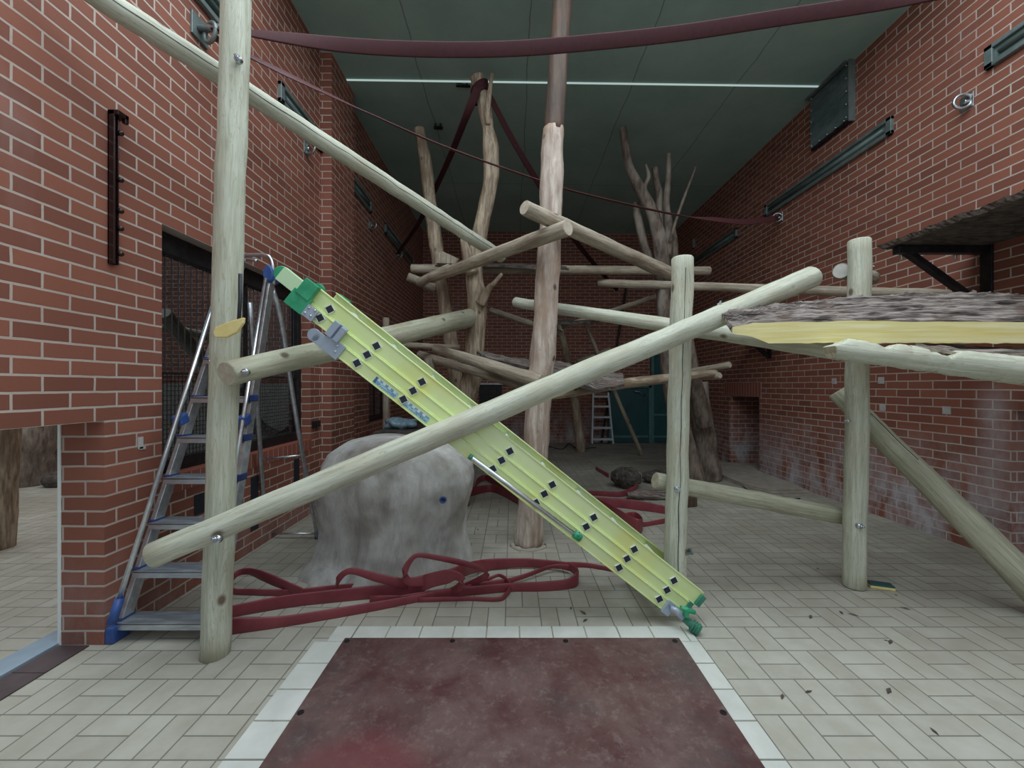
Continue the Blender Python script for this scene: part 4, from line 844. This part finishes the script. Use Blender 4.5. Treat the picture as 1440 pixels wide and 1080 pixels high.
# bracketed wall platforms
def wall_platform(y0, y1, x0, h, label, seed):
    zt = H+h; o = root('wall_shelf', (XR, (y0+y1)/2, zt), label, 'shelf')
    g = G(); n = 30; vs = []; fs = []
    for i in range(n+1):
        y = y0+(y1-y0)*i/n; e = .04*noise.noise(V((i*.4, seed, 0)))
        for j, (x, z) in enumerate(((x0+e, zt+.012), (x0-.02+e, zt+.024), (XR-.005, zt+.03), (XR-.005, zt), (x0+.03+e, zt))): vs.append(V((x, y+(.05*noise.noise(V((j*2, seed, 5))) if i in (0, n) else 0), z+.012*noise.noise(V((i*.6, j, seed))))))
    for i in range(n):
        for j in range(5): fs.append((i*5+j, i*5+(j+1) % 5, (i+1)*5+(j+1) % 5, (i+1)*5+j))
    fs += [(0, 1, 2, 3, 4), tuple(n*5+j for j in range(5))[::-1]]
    ms = [0]*len(fs)
    for i in range(n): ms[i*5+3] = 1
    g.add(vs, fs, ms); g.build('bark_board', [BK, BD], o)
    for y in (y1-.08, y0+.12):
        g = G(); g.box((x0+.06, y-.03, zt-.06), (XR, y+.03, zt-.005)); g.box((XR-.02, y-.04, zt-.50), (XR-.001, y+.04, zt)); g.bar((x0+.12, y, zt-.03), (XR-.02, y, zt-.48), .05, .045, xh=V((0, 1, 0))); g.build('support_bracket', BM, o, bevel=.003)
        for xx in (x0+.15, XR-.2): g = G(); g.tube([(xx, y+.05, zt-.09), (xx, y+.05, zt+.01)], .010, 8); g.build('bolt', BT, o)
wall_platform(2.15, 3.26, 2.90, 1.08, 'bark board on steel wall brackets at upper right', 3)
wall_platform(5.0, 5.95, 3.02, .90, 'farther bark board on wall brackets behind right post', 8)
# dark bench and film beyond boulder
o = root('low_bench', at(560, 640, 4.7), 'low dark bench against left wall behind the boulder', 'bench')
g = G(); a, b = at(530, 612, 4.7), at(602, 600, 4.7); g.box((a.x, 4.55, a.z), (b.x+.02, 5.3, a.z+.05)); g.build('bench_top', BD, o)
for x in (a.x+.04, b.x-.04):
    for y in (4.6, 5.22): g = G(); g.box((x-.03, y-.03, 0), (x+.03, y+.03, a.z)); g.build('leg', BD, o)
g = G(); c = at(563, 592, 4.95); c.z = a.z+.11; g.ball(c, .16, n=14, sc=(1.2, .8, .45)); 
for i, p in enumerate(g.v): q = p-c; g.v[i] = c+q*(1+.5*noise.noise(q*14))
tag(g.build('plastic_bag', FI), 'crumpled clear blue plastic bag on the dark bench', 'bag')
# leaf litter
random.seed(5); g0 = None; k = 0
for px, py in ((1183, 862), (1200, 865), (1273, 856), (1246, 901), (1252, 903), (1250, 972), (1314, 1029), (1137, 973), (1260, 837), (672, 745), (735, 770), (1140, 868), (823, 873), (1150, 800), (803, 856), (820, 862), (302, 918), (1100, 980)):
    p = fl(px, py); s = random.uniform(.008, .02); a = random.uniform(0, 6); M = Matrix.Translation(p) @ Matrix.Rotation(a, 4, 'Z'); g = G(); g.add([M @ V(q) for q in ((-s*1.5, 0, .002), (0, s*.5, .006), (s*1.5, 0, .003), (0, -s*.5, .002), (0, 0, .0005))], [(0, 3, 2, 1), (0, 1, 4), (1, 2, 4), (2, 3, 4), (3, 0, 4)])
    tag(g.build('leaf_scrap', BD), 'tiny dark leaf scrap on the pale floor tiles', 'leaf', 'leaf scraps scattered on the floor')
# ------------------------------------------------------------------ light
def area(name, loc, rot, sx, sy, e, col):
    l = bpy.data.lights.new(name, 'AREA'); l.shape = 'RECTANGLE'; l.size = sx; l.size_y = sy; l.energy = e; l.color = col
    o = bpy.data.objects.new(name, l); C.objects.link(o); o.location = loc; o.rotation_euler = rot; return o
area('skylight', (.8, 1.35, 4.98), (math.radians(-4), 0, 0), 5.4, 3.3, 215, (.84, .955, 1))
area('front_glazing', (.8, -1.1, 2.9), (math.radians(90), 0, 0), 5.6, 3.0, 34, (.84, .955, 1))
area('adjoining_rear_fill', (-4.2, 6.0, 4.0), (0, 0, 0), 2, 1.5, 25, (.9, .97, 1))
area('adjoining_skylight', (-5, 3.2, 4.85), (0, 0, 0), 4.5, 5, 150, (.9, .97, 1))
wd = bpy.data.worlds.new('World'); bpy.context.scene.world = wd; wd.use_nodes = True; bg = wd.node_tree.nodes['Background']
bg.inputs[0].default_value = (.75, .88, 1, 1); bg.inputs[1].default_value = .22
cam = bpy.data.cameras.new('Camera'); co = bpy.data.objects.new('Camera', cam); C.objects.link(co)
co.location = (0, 0, H); co.rotation_euler = (math.radians(90), 0, 0); cam.sensor_width = 36; cam.lens = 36*F/1440; cam.shift_y = 3/1440; cam.clip_start = .05
S = bpy.context.scene; S.camera = co
S.view_settings.view_transform = 'Standard'; S.view_settings.look = 'None'; S.view_settings.gamma = 1; S.view_settings.exposure = 0
try: S.cycles.max_bounces = 8
except Exception: pass
